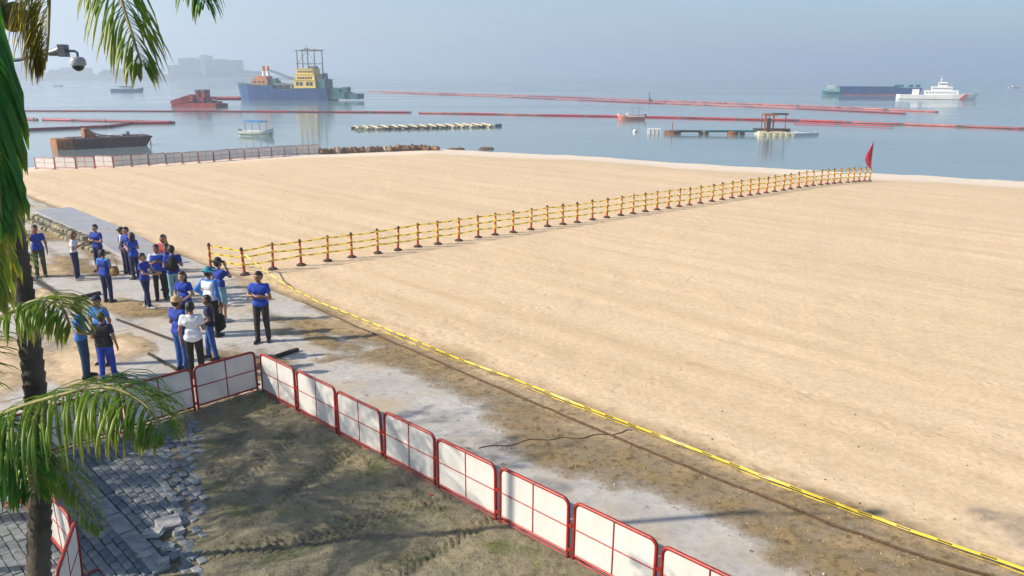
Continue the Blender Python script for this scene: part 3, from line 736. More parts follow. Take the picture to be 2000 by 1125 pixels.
for zx in (935, 975, 1015): MB().b2(X(zx), X(zx + 22), -2.23, -2.1, Z(415), Z(396)).build('window', GLASS, dh)
for zx in (1000, 1042):
    MB().cyl((X(zx), 0, Z(352)), (X(zx), 0, Z(300)), .5, .42, 10).build('funnel', WHITEP, dr_); MB().cyl((X(zx), 0, Z(300)), (X(zx), 0, Z(255)), .46, .4, 10).build('funnel_top', ORNG, dr_)
q = MB(); q.cyl((X(1065), 0, Z(290)), (X(1320), 0, Z(385)), .12, n=6); q.cyl((X(1065), 0, Z(305)), (X(1320), 0, Z(400)), .12, n=6)
for i in range(9):
    f = i / 8; q.cyl((X(1065 + 255 * f), 0, Z(290 + 95 * f)), (X(1065 + 255 * min(1, f + .08)), 0, Z(305 + 95 * min(1, f + .08))), .07, n=5)
q.build('boom', STEEL, dr_)
q = MB(); q.b2(X(1065), X(1135), -1.5, 1.5, Z(436), Z(392)); q.b2(X(1075), X(1125), -1.0, 1.0, Z(392), Z(372)); q.build('winch_house', TEAL, dr_)
q = MB(); q.cyl((X(1135), -2, Z(430)), (X(1320), -2, Z(430)), .3, n=8); q.cyl((X(1135), 1, Z(425)), (X(1320), 1, Z(425)), .35, n=8)
for zx in (1160, 1220, 1290): q.b2(X(zx), X(zx + 8), -2.3, 1.3, Z(476), Z(425))
q.build('suction_pipe', STEEL, dr_)
q = MB(); q.b2(X(1330), X(1530), -3.2, 3.2, Z(470), Z(385)); ws = q.build('wheelhouse', YELL, dr_)
MB().b2(X(1345), X(1520), -2.8, 2.8, Z(385), Z(330)).build('upper_deckhouse', YELL, dr_); MB().b2(X(1352), X(1500), -2.4, 2.4, Z(330), Z(283)).build('bridge', YELL, dr_)
q = MB(); q.b2(X(1325), X(1536), -3.4, 3.4, Z(389), Z(383)); q.b2(X(1340), X(1526), -3.0, 3.0, Z(334), Z(328)); q.b2(X(1346), X(1508), -2.6, 2.6, Z(285), Z(279)); q.build('deck_edge', YELL, dr_)
for i in range(7): MB().b2(X(1362 + i * 20), X(1376 + i * 20), -2.45, -2.3, Z(318), Z(302)).build('window', GLASS, ws)
for i in range(6): MB().b2(X(1362 + i * 24), X(1378 + i * 24), -2.86, -2.7, Z(378), Z(357)).build('window', GLASS, ws)
for zx in (1352, 1388, 1446, 1480): MB().b2(X(zx), X(zx + 26), -3.26, -3.1, Z(438), Z(405)).build('window', GLASS, ws)
MB().b2(X(1455), X(1500), -1.4, 1.4, Z(279), Z(258)).build('roof_box', STEEL, dr_)
q = MB()
for zx, zt, yy in ((1345, 105, 2.2), (1362, 112, -2.2), (1428, 95, 0), (1522, 100, -2.2), (1530, 110, 2.2)): q.cyl((X(zx), yy, Z(382)), (X(zx), yy, Z(zt)), .22, .15, 8)
for z_, a, b in ((115, 1345, 1535), (235, 1345, 1530), (108, 1400, 1550)):
    for yy in (-2.2, 2.2): q.cyl((X(a), yy, Z(z_)), (X(b), yy, Z(z_)), .13, n=6)
for zx in (1345, 1428, 1530): q.cyl((X(zx), -2.2, Z(115)), (X(zx), 2.2, Z(115)), .13, n=6)
q.cyl((X(1362), -2.2, Z(235)), (X(1428), 0, Z(115)), .06, n=5); q.cyl((X(1522), -2.2, Z(235)), (X(1428), 0, Z(115)), .06, n=5)
q.build('gantry', STEEL, dr_); MB().cyl((X(1420), 0, Z(110)), (X(1420), 0, Z(62)), .09, .05, 6).b2(X(1408), X(1434), -.6, .6, Z(102), Z(92)).build('mast', STEEL, dr_)
MB().b2(X(1545), X(1610), -2.6, 2.6, Z(466), Z(378)).build('engine_casing', TEAL, dr_)
q = MB(); q.cyl((X(1583), 0, Z(380)), (X(1583), 0, Z(322)), .75, .6, 10); q.cyl((X(1606), -1.2, Z(420)), (X(1612), -1.2, Z(355)), .4, .4, 8); q.build('funnel', NAVYP, dr_)
q = MB(); q.b2(X(1640), X(1790), -3, 3, Z(560), Z(500)); q.b2(X(1660), X(1730), -2, 2, Z(500), Z(462)); q.b2(X(1738), X(1790), -1.5, 1.5, Z(500), Z(452)); q.b2(X(1790), X(1898), -2.4, 2.4, Z(562), Z(512))
for zx in (1650, 1700, 1750): q.cyl((X(zx), -3.0, Z(520)), (X(zx + 30), -3.0, Z(460)), .12, n=6)
st_ = q.build('stern_pontoon', TEAL, dr_)
for zx in range(1805, 1895, 22): MB().cyl((X(zx), -2.2, Z(512)), (X(zx), -2.2, Z(494)), .07, n=5).build('stanchion', STEEL, st_)

# red booster pontoon left of the dredger
P0 = gp(405, 210, SEA_Z); k = scale_at(P0) / 5.0
rd = empty('pipe_pontoon', P0, R(-12), 'red floating pontoon with two short towers at the bow of the dredger', 'pontoon')
def X(z): return (z - 430) * k
def Z(z): return (650 - z) * k
q = MB(); q.prism([(X(110), -.3), (X(590), -.3), (X(590), Z(612)), (X(470), Z(605)), (X(310), Z(605)), (X(110), Z(622))], -2.6, 2.6); q.build('float', REDRUST, rd)
for i in range(9):
    zx = 125 + i * 24; MB().cyl((X(zx), -2.7, Z(600 - i * 5)), (X(zx), 2.7, Z(600 - i * 5)), .55 + .04 * i, n=9).build('drum', REDRUST, rd)
for zx in (345, 410): 
    MB().b2(X(zx), X(zx + 32), -1.2, 1.2, Z(575), Z(488)).build('tower', REDRUST, rd); MB().b2(X(zx - 3), X(zx + 35), -1.4, 1.4, Z(494), Z(480)).build('tower_top', STEEL, rd)
for zx, zt, wd in ((200, 575, 30), (240, 560, 26), (280, 545, 30), (470, 580, 40), (530, 590, 36)): MB().b2(X(zx), X(zx + wd), -1.9 + zx % 3, 1.2, Z(612), Z(zt)).build('machinery_box', REDRUST, rd)
MB().b2(X(370), X(440), -1.8, 1.8, Z(600), Z(555)).build('pump_house', M('magenta_pump_paint', (.30, .01, .07), .5), rd)
q = MB(); q.cyl((X(450), 0, Z(560)), (X(790), 0, Z(558)), .35, n=9); q.cyl((X(520), .9, Z(572)), (X(780), .9, Z(572)), .25, n=8); q.build('delivery_pipe', REDRUST, rd)
for zx in (500, 545, 585): MB().cyl((X(zx), -2.3, Z(590)), (X(zx), -2.3, Z(560)), .09, n=5).build('bollard_post', REDRUST, rd)

# floating dredge pipelines
PIPE = [M('red_pipe', (0.46, 0.02, 0.035), .5, var=.25, scale=.3, dirt=.2), M('faded_red_pipe', (0.46, 0.14, 0.13), .6, var=.3, scale=.3, dirt=.2), M('dark_red_pipe', (0.24, 0.02, 0.04), .55, var=.2, scale=.3)]
COLLAR = M('pipe_collar', (0.10, 0.05, 0.05), .6)
def pipeline(pxs, r, label, pal, seg=9.0, zoff=0.15, wob=0.4):
    pts = [gp(px, py, SEA_Z) for px, py in pxs]; c0 = pts[0]
    root = empty('floating_pipeline', c0, 0, label, 'pipeline', 'floating dredge pipelines'); r6 = random.Random(len(label))
    P = []
    for i in range(len(pts) - 1):
        n = max(1, int(round((pts[i + 1] - pts[i]).length / seg)))
        for j in range(n): P.append(pts[i].lerp(pts[i + 1], j / n))
    P.append(pts[-1]); P = [p + Vector((0, r6.uniform(-wob, wob), 0)) - c0 for p in P]
    for i in range(len(P) - 1):
        a, b = P[i], P[i + 1]; z = Vector((0, 0, zoff)); d = (b - a).normalized() * 0.35
        s = MB().cyl(a + z + d, b + z - d, r, n=9).build('pipe_section', r6.choice(pal), root)
        MB().cyl(b + z - d, b + z + d, r * .8, n=8).build('rubber_joint', COLLAR, s)
        for f in (.02, .98): 
            c = (a + z + d).lerp(b + z - d, f); u = (b - a).normalized() * .12; MB().cyl(c - u, c + u, r * 1.18, n=9).build('flange', r6.choice(pal), s)
pipeline([(40, 217.5), (420, 218.5), (800, 220.5)], .16, 'long red floating pipe in front of the dredger, left of the gap', [PIPE[2], PIPE[0]])
pipeline([(815, 221.5), (1230, 229), (1560, 236.5), (2000, 253), (2150, 259)], .16, 'long red floating pipe stretching to the right picture edge', [PIPE[0], PIPE[1]])
pipeline([(718, 178.5), (1000, 186.5), (1300, 198), (1560, 207.5), (1830, 219.5)], .18, 'farther of two parallel floating pipes behind the red motorboat', [PIPE[1], PIPE[1], PIPE[2]], 12)
pipeline([(745, 181.5), (1000, 190.5), (1300, 203), (1560, 213), (1765, 222.5)], .15, 'nearer of two parallel floating pipes behind the red motorboat', [PIPE[1], PIPE[2]], 12)
pipeline([(1545, 241.5), (1740, 249)], .08, 'short thin red hose floating before the long right pipe', [PIPE[0]], 8)
pipeline([(30, 234), (70, 235.5)], .26, 'short dark floating pipe at the left edge above the barge', [PIPE[2]], 8)
pipeline([(80, 235.5), (210, 238), (336, 241)], .22, 'upper of two red pipes meeting behind the rusty barge', [PIPE[2], PIPE[0]], 8)
pipeline([(20, 257), (150, 252), (215, 249), (255, 243), (335, 242)], .24, 'lower of two red pipes meeting behind the rusty barge', [PIPE[0], PIPE[2]], 8)

# rusty barge
RUST = M('orange_rust', (0.42, 0.15, 0.045), .85, var=.35, scale=1.6, dirt=.5, bmp=.4, bscale=6); DRUST = M('dark_rust', (0.085, 0.04, 0.045), .75, var=.35, scale=1.2, dirt=.5)
P0 = gp(200, 286, SEA_Z); k = scale_at(P0) / 4.0
bg_ = empty('steel_barge', P0, R(38), 'rusty square steel barge with orange end moored beyond the far barriers', 'barge')
def X(z): return (z - 555) * k
def Z(z): return (325 - z) * k
MB().prism([(X(330), -.4), (X(830), -.4), (X(890), Z(262)), (X(330), Z(262))], -1.9, 1.9).build('hull', DRUST, bg_)
MB().b2(X(222), X(331), -1.95, 1.9, -.4, Z(255)).build('stern_box', RUST, bg_)
for zx in (240, 275, 312): MB().b2(X(zx), X(zx + 10), -2.04, -1.93, -.3, Z(252)).build('rib', RUST, bg_)
for zy in (245, 285, 318): MB().b2(X(220), X(333), -2.07, -1.94, Z(zy + 7), Z(zy)).build('wale', RUST, bg_)
MB().b2(X(325), X(895), -1.98, 1.98, Z(264), Z(250)).build('gunwale', DRUST, bg_)
MB().prism([(X(430), Z(252)), (X(520), Z(252)), (X(500), Z(215)), (X(450), Z(180)), (X(432), Z(185))], -.8, .9).build('winch_frame', RUST, bg_)
MB().tube([(X(450), -.6, Z(185)), (X(490), -.7, Z(215)), (X(545), -.8, Z(235)), (X(680), -.9, Z(246))], .10, 7).build('hose', M('pale_hose', (.55, .48, .42), .7), bg_)
q = MB(); q.b2(X(600), X(640), -.7, .2, Z(252), Z(232)); q.build('crate', WHITEP, bg_); q = MB(); q.b2(X(700), X(755), -.6, .6, Z(252), Z(236)); q.b2(X(738), X(756), -.4, .4, Z(237), Z(218)); q.build('engine_block', STEEL, bg_)
MB().tube([(X(880), 0, Z(255)), (X(905), 0, Z(275)), (X(915), 0, Z(305)), (X(905), 0, Z(345))], .05, 6).build('mooring_line', STEEL, bg_)
for zx in (345, 420, 790, 860): MB().cyl((X(zx), -1.6, Z(252)), (X(zx), -1.6, Z(240)), .09, n=7).build('mooring_post', DRUST, bg_)

# white boat with blue canopy
P0 = gp(503, 266, SEA_Z); k = scale_at(P0) / 4.0
wb = empty('motorboat', P0, R(-14), 'small white open boat with a blue sun canopy beyond the barriers', 'boat')
L = 285 * k; hull_mesh(L, 1.75, .62, .4, .42, .8).build('hull', M('boat_white_gelcoat', (.74, .76, .68), .35, var=.08, scale=2), wb)
MB().tube([(-L / 2, -.72, .30), (0, -.86, .30), (L * .33, -.66, .34), (L * .47, -.1, .40)], .05, 6).build('rub_strake', M('boat_green_trim', (.10, .20, .12), .6), wb)
cz = (272 - 158) * k
vs_ = []; fs_ = []
for i in range(9):
    for j in range(7):
        u = i / 8 * 2 - 1; v = j / 6 * 2 - 1; vs_.append((-.15 + u * L * .31, v * .85, cz + .12 * (1 - v * v) - .03 * u * u))
        if i and j: a = i * 7 + j; fs_.append((a, a - 1, a - 8, a - 7))
nb = len(vs_); vs_ += [(x, y, z - .05) for x, y, z in vs_]; fs_ += [tuple(nb + t for t in reversed(f)) for f in fs_]
rim = [i * 7 for i in range(9)] + [56 + j for j in range(1, 7)] + [i * 7 + 6 for i in range(7, -1, -1)] + [j for j in range(5, 0, -1)]
fs_ += [(rim[t], rim[(t + 1) % len(rim)], nb + rim[(t + 1) % len(rim)], nb + rim[t]) for t in range(len(rim))]
MB().add(vs_, fs_, True).build('canopy', M('blue_canopy_cloth', (.03, .22, .52), .7), wb)
for sx in (-.24, .2):
    for sy in (-.78, .78): MB().cyl((sx * L, sy, .55), (sx * L - .1, sy, cz + .02), .035, n=6).build('canopy_pole', STEEL, wb)
q = MB(); q.box((-L / 2 - .14, 0, .62), (.30, .34, .42), taper=.75); q.cyl((-L / 2 - .16, 0, .45), (-L / 2 - .16, 0, -.3), .07, n=7); q.build('outboard_motor', RUBBER, wb)
for sx in (-.2, .1): MB().b2(sx * L - .16, sx * L + .16, -.66, .66, .42, .50).build('seat', WHITEP, wb)

# bamboo and drum mooring raft
BAMB = M('weathered_bamboo', (.62, .55, .36), .7, var=.25, scale=3); DKFL = M('dark_float', (.05, .05, .04), .7)
a, b = gp(690, 253, SEA_Z), gp(962, 247, SEA_Z); d = b - a; L = d.length
rf = empty('mooring_raft', a, math.atan2(d.y, d.x), 'long ladder shaped raft of pale poles and dark floats', 'raft'); r7 = random.Random(2)
for yy in (-1.5, 1.6): 
    MB().cyl((0, yy, .24), (L * .98, yy + .2, .24), .11, n=7).build('long_pole', BAMB, rf)
for i in range(15):
    x = L * (i + .3) / 15; 
    MB().cyl((x, -2.4, .30), (x + r7.uniform(-.3, .3), 2.6, .36), .12, n=7).build('cross_pole', BAMB, rf)
    for yy in (-1.7, 1.7):
        if r7.random() < .88: MB().cyl((x - .45 + r7.uniform(0, .2), yy, .05), (x + .5, yy, .05), .29, n=9).build('float', r7.choice((DKFL, DKFL, BAMB)), rf)
    if i % 2 == 0: MB().box((x + .55, -1.1, .28), (.8, .9, .07)).build('deck_board', BAMB, rf)
MB().cyl((L + .3, -.3, .05), (L + 1.3, -.2, .1), .32, n=9).build('float', TEAL, rf)

# red and white motorboat with people aboard
P0 = gp(1232, 234, SEA_Z); k = scale_at(P0) / 4.545
mbt = empty('patrol_boat', P0, R(180), 'small red and white boat carrying two people before the long pipe', 'boat')
L = 240 * k; hull_mesh(L, 1.8, .75, .35, .35, .85).build('hull', M('boat_pink_red', (.62, .22, .16), .4, var=.15, scale=1), mbt)
MB().tube([(-L / 2, .80, .62), (0, .93, .62), (L * .34, .68, .70), (L * .49, .05, .92), (L * .34, -.68, .70), (0, -.93, .62), (-L / 2, -.80, .62)], .09, 7).build('gunwale_tube', WHITEP, mbt)
MB().box((-L / 2 - .15, 0, .7), (.32, .4, .55), taper=.8).build('outboard_motor', RUBBER, mbt)
q = MB()
for sx in (-.30, -.05):
    for sy in (-.6, .6): q.cyl((sx * L, sy, .6), (sx * L, sy, 2.0), .025, n=5)
q.build('canopy_frame', STEEL, mbt); MB().box((-.17 * L, 0, 2.03), (L * .34, 1.5, .05)).build('canopy', M('grey_canopy', (.25, .27, .3), .7), mbt)
MB().b2(L * .05, L * .16, -.4, .4, .5, 1.15).build('console', WHITEP, mbt)
# mooring buoys
for px, py, s, lb in ((1268, 197, 1.0, 'thin dark marker buoy standing by the two parallel pipes'), (1240, 258, .5, 'small white ball buoy below the red and white boat')):
    p = gp(px, py, SEA_Z); bu = empty('buoy', p, 0, lb, 'buoy')
    if s == 1.0:
        MB().cyl((0, 0, -.3), (0, 0, .5), .55, .5, 10).build('float', STEEL, bu); MB().cyl((0, 0, .5), (0, 0, 2.2), .28, .06, 8).build('tower', STEEL, bu); MB().box((0, 0, 2.3), (.35, .06, .35)).build('top_mark', ORNG, bu)
    else:
        MB().ball((0, 0, .1), .3, 10, 7).build('float', WHITEP, bu); MB().cyl((0, 0, .36), (0, 0, .5), .05, n=6).build('eye', STEEL, bu)

# floating work jetty
P0 = gp(1430, 263, SEA_Z); k = scale_at(P0) / 4.545
jt = empty('floating_jetty', P0, R(-8), 'floating jetty with a white raft and an orange frame hut', 'jetty')
def X(z): return (z - 1137) * k
def Z(z): return (383 - z) * k
YW = M('cream_raft_board', (.72, .66, .46), .7, var=.15, scale=1.5)
MB().b2(X(395), X(510), -.6, .6, -.1, Z(335)).build('white_float', WHITEP, jt)
for zx in (420, 455, 490): MB().b2(X(zx - 2), X(zx + 3), -.63, -.59, 0, Z(340)).build('float_seam', STEEL, jt)
MB().cyl((X(545), 0, .35), (X(1390), 0, .5), .14, n=8).build('walkway_pipe', TEAL, jt)
for zx, m_ in ((565, ORNG), (610, RUST), (640, DKFL), (670, DKFL), (865, DKFL), (885, BAMB), (912, DKFL), (1115, ORNG), (1145, RUST), (1168, DKFL), (1222, DKFL)): MB().cyl((X(zx), -.5, .18), (X(zx), .5, .18), .30, n=10).build('drum', m_, jt)
MB().b2(X(660), X(860), -.35, .35, .40, .52).build('walkway_board', DKFL, jt); MB().b2(X(915), X(1110), -.35, .35, .42, .54).build('walkway_board', TEAL, jt)
MB().cyl((X(612), 0, .4), (X(612), 0, 1.5), .06, n=6).build('mooring_post', RUST, jt)
MB().prism([(X(1350), -.1), (X(1640), -.1), (X(1640), .38), (X(1350), .5)], -1.9, 1.9).build('raft_deck', YW, jt)
MB().add([(X(1640), -1.9, -.1), (X(1640), -1.9, .38), (X(1885), .8, .36), (X(1885), .8, -.1), (X(1640), 1.9, -.1), (X(1640), 1.9, .38), (X(1870), 2.2, .36), (X(1870), 2.2, -.1)],
    [(0, 3, 2, 1), (4, 5, 6, 7), (1, 2, 6, 5), (0, 4, 7, 3), (2, 3, 7, 6), (0, 1, 5, 4)]).build('ramp', WHITEP, jt)
for i in range(5): MB().b2(X(1370 + i * 52), X(1392 + i * 52), -1.97, -1.88, -.1, .42).build('fender', BAMB, jt)
q = MB()
for zx, yy in ((1395, -1.2), (1430, -1.2), (1465, -1.2), (1395, 1.2), (1430, 1.2), (1500, 1.2), (1600, 1.2)): q.cyl((X(zx), yy, .4), (X(zx), yy, Z(205)), .06, n=6)
q.build('hut_post', RUST, jt)
q = MB(); q.b2(X(1390), X(1500), -1.3, -1.15, Z(213), Z(200)); q.b2(X(1390), X(1605), 1.1, 1.25, Z(213), Z(200)); q.b2(X(1390), X(1400), -1.2, 1.2, Z(213), Z(203)); q.build('hut_beam', RUST, jt)
MB().b2(X(1480), X(1605), -.2, 1.4, Z(208), Z(196)).build('awning', DKFL, jt)
MB().b2(X(1330), X(1645), .9, 1.9, .45, .75).build('deck_box', DRUST, jt)
MB().b2(X(1415), X(1445), -1.35, -1.0, .4, Z(235)).build('panel_board', DKFL, jt)

# white patrol ship
P0 = gp(1828, 194, SEA_Z); k = scale_at(P0) / 4.326
ws_ = empty('patrol_ship', P0, R(-24), 'white patrol ship with stepped superstructure and mast on the right horizon', 'ship')
def X(z): return (z - 1080) * k
def Z(z): return (322 - z) * k
q = MB(); rings = []
for zx, wf, zt in ((772, .8, 282), (800, 1, 283), (1000, 1, 285), (1200, 1, 280), (1290, .75, 276), (1340, .45, 272), (1392, .04, 268)):
    w = 2.1 * wf; xb = X(zx - (zx > 1300) * (zx - 1300) * .35); rings.append([Vector((X(zx), -w, Z(zt))), Vector((xb, -w * .85, 0)), Vector((xb, -w * .5, -.6)), Vector((xb, w * .5, -.6)), Vector((xb, w * .85, 0)), Vector((X(zx), w, Z(zt)))])
q.loft(rings, False); hl = q.build('hull', WHITEP, ws_)
MB().b2(X(790), X(1330), -1.86, 1.86, -.3, .14).build('boot_stripe', STEEL, hl)
MB().add([(X(1245), -2.02, .2), (X(1275), -1.95, .2), (X(1318), -1.66, Z(278)), (X(1290), -1.80, Z(278)), (X(1245), -1.9, .2), (X(1275), -1.8, .2), (X(1318), -1.5, Z(278)), (X(1290), -1.6, Z(278))], [(0, 1, 2, 3), (4, 7, 6, 5), (0, 4, 5, 1), (1, 5, 6, 2), (2, 6, 7, 3), (3, 7, 4, 0)]).build('bow_slash', M('red_slash', (.5, .06, .06), .5), hl)
su = MB().b2(X(985), X(1238), -1.7, 1.7, Z(285), Z(248)).build('superstructure', WHITEP, ws_)
MB().b2(X(1035), X(1190), -1.4, 1.4, Z(249), Z(216)).build('upper_deckhouse', WHITEP, ws_); MB().b2(X(1085), X(1150), -1.1, 1.1, Z(217), Z(180)).build('bridge', WHITEP, ws_)
for i in range(5): MB().b2(X(1090 + i * 12), X(1098 + i * 12), -1.16, -1.05, Z(202), Z(192)).build('window', GLASS, su)
for i in range(8): MB().b2(X(1045 + i * 18), X(1054 + i * 18), -1.46, -1.35, Z(238), Z(228)).build('window', GLASS, su)
for i in range(10): MB().b2(X(1000 + i * 23), X(1009 + i * 23), -1.76, -1.65, Z(272), Z(262)).build('window', GLASS, su)
q = MB(); q.cyl((X(1103), 0, Z(181)), (X(1103), 0, Z(130)), .12, .06, 7); q.cyl((X(1090), 0, Z(160)), (X(1122), 0, Z(160)), .07, n=5); q.cyl((X(1168), 0, Z(217)), (X(1168), 0, Z(188)), .1, .06, 6); q.build('mast', WHITEP, ws_)
MB().cyl((X(1180), 0, Z(250)), (X(1176), 0, Z(222)), .55, .45, 9).build('funnel', WHITEP, ws_); MB().b2(X(893), X(945), -1.2, 1.2, Z(285), Z(240)).build('boat_hangar', WHITEP, ws_)
q = MB(); q.cyl((X(960), 0, Z(284)), (X(985), 0, Z(245)), .09, n=5); q.build('davit', STEEL, ws_)

# long barge with push tug
P0 = gp(1690, 185.5, SEA_Z); k = scale_at(P0) / 4.326
lb = empty('cargo_barge', P0, R(-20), 'long dark blue cargo barge lying behind the white patrol ship', 'barge')
def X(z): return (z - 525) * k
def Z(z): return (292 - z) * k
MB().prism([(X(330), -.6), (X(920), -.6), (X(945), Z(232)), (X(320), Z(228)), (X(318), .6)], -4, 4).build('hull', NAVYP, lb)
MB().prism([(X(345), -.6), (X(915), -.6), (X(918), Z(280)), (X(340), Z(280))], -4.06, 4.06).build('boot_topping', PURP, lb)
MB().b2(X(318), X(770), -4.1, 4.1, Z(231), Z(222)).build('hatch_coaming', NAVYP, lb)
for zx in (742, 780, 850, 905): MB().b2(X(zx), X(zx + 28), -2, 2, Z(226), Z(206)).build('deck_winch', TEAL, lb)
for i in range(10): MB().b2(X(370 + i * 38), X(373 + i * 38), -4.14, -4.05, Z(262), Z(232)).build('fender', STEEL, lb)
P1 = gp(1632, 185, SEA_Z)
tg = empty('tugboat', P1, R(160), 'teal tugboat at the left end of the long blue barge', 'boat')
def X(z): return -(z - 225) * k
def Z(z): return (275 - z) * k
hull_mesh(220 * k, 4.0, Z(250), .3, .8, .8).build('hull', TEAL, tg)
h_ = MB().b2(X(270), X(150), -1.5, 1.5, Z(262), Z(222)).build('deckhouse', M('tug_house_paint', (.25, .45, .45), .5, dirt=.3, scale=1), tg); MB().b2(X(205), X(160), -1.1, 1.1, Z(223), Z(200)).build('wheelhouse', WHITEP, tg)
for i in range(4): MB().b2(X(200 - i * 10), X(194 - i * 10), 1.05, 1.16, Z(215), Z(207)).build('window', GLASS, h_)
q = MB(); q.cyl((X(180), 0, Z(200)), (X(180), 0, Z(178)), .09, n=6); q.cyl((X(235), 0, Z(223)), (X(235), 0, Z(200)), .35, .3, 8); q.build('mast', STEEL, tg)

# small far boats
def far_boat(px, py, Lpx, hm, label, cabin=True, rz=0):
    p = gp(px, py, SEA_Z); k_ = scale_at(p); L = Lpx * k_
    o = empty('small_boat', p, rz, label, 'boat'); hull_mesh(L, L * .28, L * .09, .35, L * .06, .8).build('hull', hm, o)
    if cabin: MB().b2(-L * .2, L * .12, -L * .1, L * .1, L * .05, L * .17).build('cabin', WHITEP, o); MB().b2(-L * .22, L * .15, -L * .12, L * .12, L * .17, L * .19).build('cabin_roof', hm, o)
    else: MB().b2(-L * .3, L * .2, -L * .13, L * .13, L * .05, L * .075).build('thwart', STEEL, o)
far_boat(250, 180, 62, M('far_blue_boat', (.03, .14, .32), .5), 'low blue boat seen behind the hanging palm frond', True)
far_boat(114, 168.5, 18, M('far_dark_boat', (.06, .06, .07), .6), 'tiny dark boat on the water right of the palm, below the camera', False)
far_boat(1981, 172, 22, M('far_pale_boat', (.7, .62, .62), .5), 'tiny pale boat near the right picture edge on the horizon', True)

# far shore
FAR = M('far_tree_green', (.07, .09, .09), .95); FB = [M('far_wall_%d' % i, c, .8, var=.08, scale=.02) for i, c in enumerate(((.20, .22, .26), (.17, .19, .23), (.5, .5, .5)))]
def fp(px, D): return (px - CX) / FPX * (D * CP + CAM_H * SP)
D = 1300.0; KD = D / 2300.0
mb = MB(); n = 90; top = []; 
for i in range(n + 1):
    px = -700 + i * (1260 / n); hgt = 6 + 5 * fbm(np.array([i * .21]), np.array([.5]), 3, 3)[0] + (7 if px < 330 else 0) * (1 if px > -700 else 0); hgt *= 1 - sstep(470, 560, px); top.append((fp(px, D), max(.3, hgt * KD)))
vs_ = []; fs_ = []
for i, (x, h) in enumerate(top):
    vs_ += [(x, D, SEA_Z - .5), (x, D + 5, h * .5), (x, D + 18, h), (x, D + 400, h), (x, D + 420, SEA_Z - .5)]
    if i:
        for j in range(4): a = (i - 1) * 5 + j; fs_.append((a, a + 5, a + 6, a + 1))
mb.add(vs_, fs_, True); tag(mb.build('far_shore', FAR), kind='structure')
# trees along it
r8 = random.Random(44)
def tree_clump(seed):
    bm = bmesh.new(); r9 = random.Random(seed)
    for i in range(7):
        mtx = Matrix.Translation((r9.uniform(-6, 6), r9.uniform(-4, 4), r9.uniform(4, 9))) @ Matrix.Diagonal((r9.uniform(3, 5.5), r9.uniform(3, 5), r9.uniform(2.5, 4.5), 1))
        bmesh.ops.create_icosphere(bm, subdivisions=2, radius=1.0, matrix=mtx)
    for v in bm.verts: v.co += Vector((r9.uniform(-.6, .6), r9.uniform(-.6, .6), r9.uniform(-.6, .6)))
    for i in range(3):
        bmesh.ops.create_cone(bm, cap_ends=False, segments=6, radius1=.5, radius2=.3, depth=8, matrix=Matrix.Translation((r9.uniform(-4, 4), 0, 1)))
    me = bpy.data.meshes.new('wood'); bm.to_mesh(me); bm.free(); return me
big = bpy.data.meshes.new('shore_wood'); bmw = bmesh.new()
for i in range(60):
    me = tree_clump(i % 6); t_ = bmesh.new(); t_.from_mesh(me); px = -650 + i * 19 + r8.uniform(-8, 8)
    s_ = KD * r8.uniform(.9, 1.9) * (1.1 if px < 320 else .45); t_.transform(Matrix.Translation((fp(px, D + 15), D + 15 + r8.uniform(0, 20), 2)) @ Matrix.Scale(s_, 4)); tmp = bpy.data.meshes.new('t'); t_.to_mesh(tmp); bmw.from_mesh(tmp); t_.free()
bmw.to_mesh(big); bmw.free(); tag(link('far_wood', big, None, FAR), 'hazy line of trees along the far shore', 'trees', kind='stuff')
def far_building(px0, px1, ytop, label, mat, D2, floors):
    D2 *= KD
    x0, x1 = fp(px0, D2), fp(px1, D2); d = ray((px0 + px1) / 2, ytop); hgt = CAM_H + d.z * (D2 / d.y)
    o = empty('far_building', ((x0 + x1) / 2, D2, 0), 0, label, 'building', 'hazy buildings on the far shore'); w = (x1 - x0) / 2
    b_ = MB().b2(-w, w, 0, 40, 0, hgt).build('wall', mat, o)
    for i in range(floors):
        z = hgt * (i + .6) / floors; MB().b2(-w * .97, w * .97, -.3, .2, z, z + hgt / floors * .35).build('window_band', GLASS, b_)
    MB().b2(-w * .4, w * .1, 8, 25, hgt, hgt + 1.5).build('roof_plant', mat, o)
for a in ((352, 392, 114, 'left hazy block of the far buildings', 0, 2340, 9), (394, 402, 108, 'slim pale tower between the hazy far blocks', 2, 2335, 12), (402, 462, 117, 'wide hazy block right of the slim far tower', 1, 2345, 10), (330, 356, 128, 'low hazy block at the left of the far buildings', 1, 2350, 5), (120, 160, 132, 'low hazy block behind the far trees at left', 0, 2500, 4), (20, 60, 124, 'hazy block on the far shore behind the palm', 1, 2500, 6), (462, 500, 139, 'lowest hazy shed right of the wide far block', 0, 2350, 2), (225, 300, 134, 'low long hazy block behind the hanging frond', 0, 2500, 3)):
    far_building(a[0], a[1], a[2], a[3], FB[a[4]], a[5], a[6])
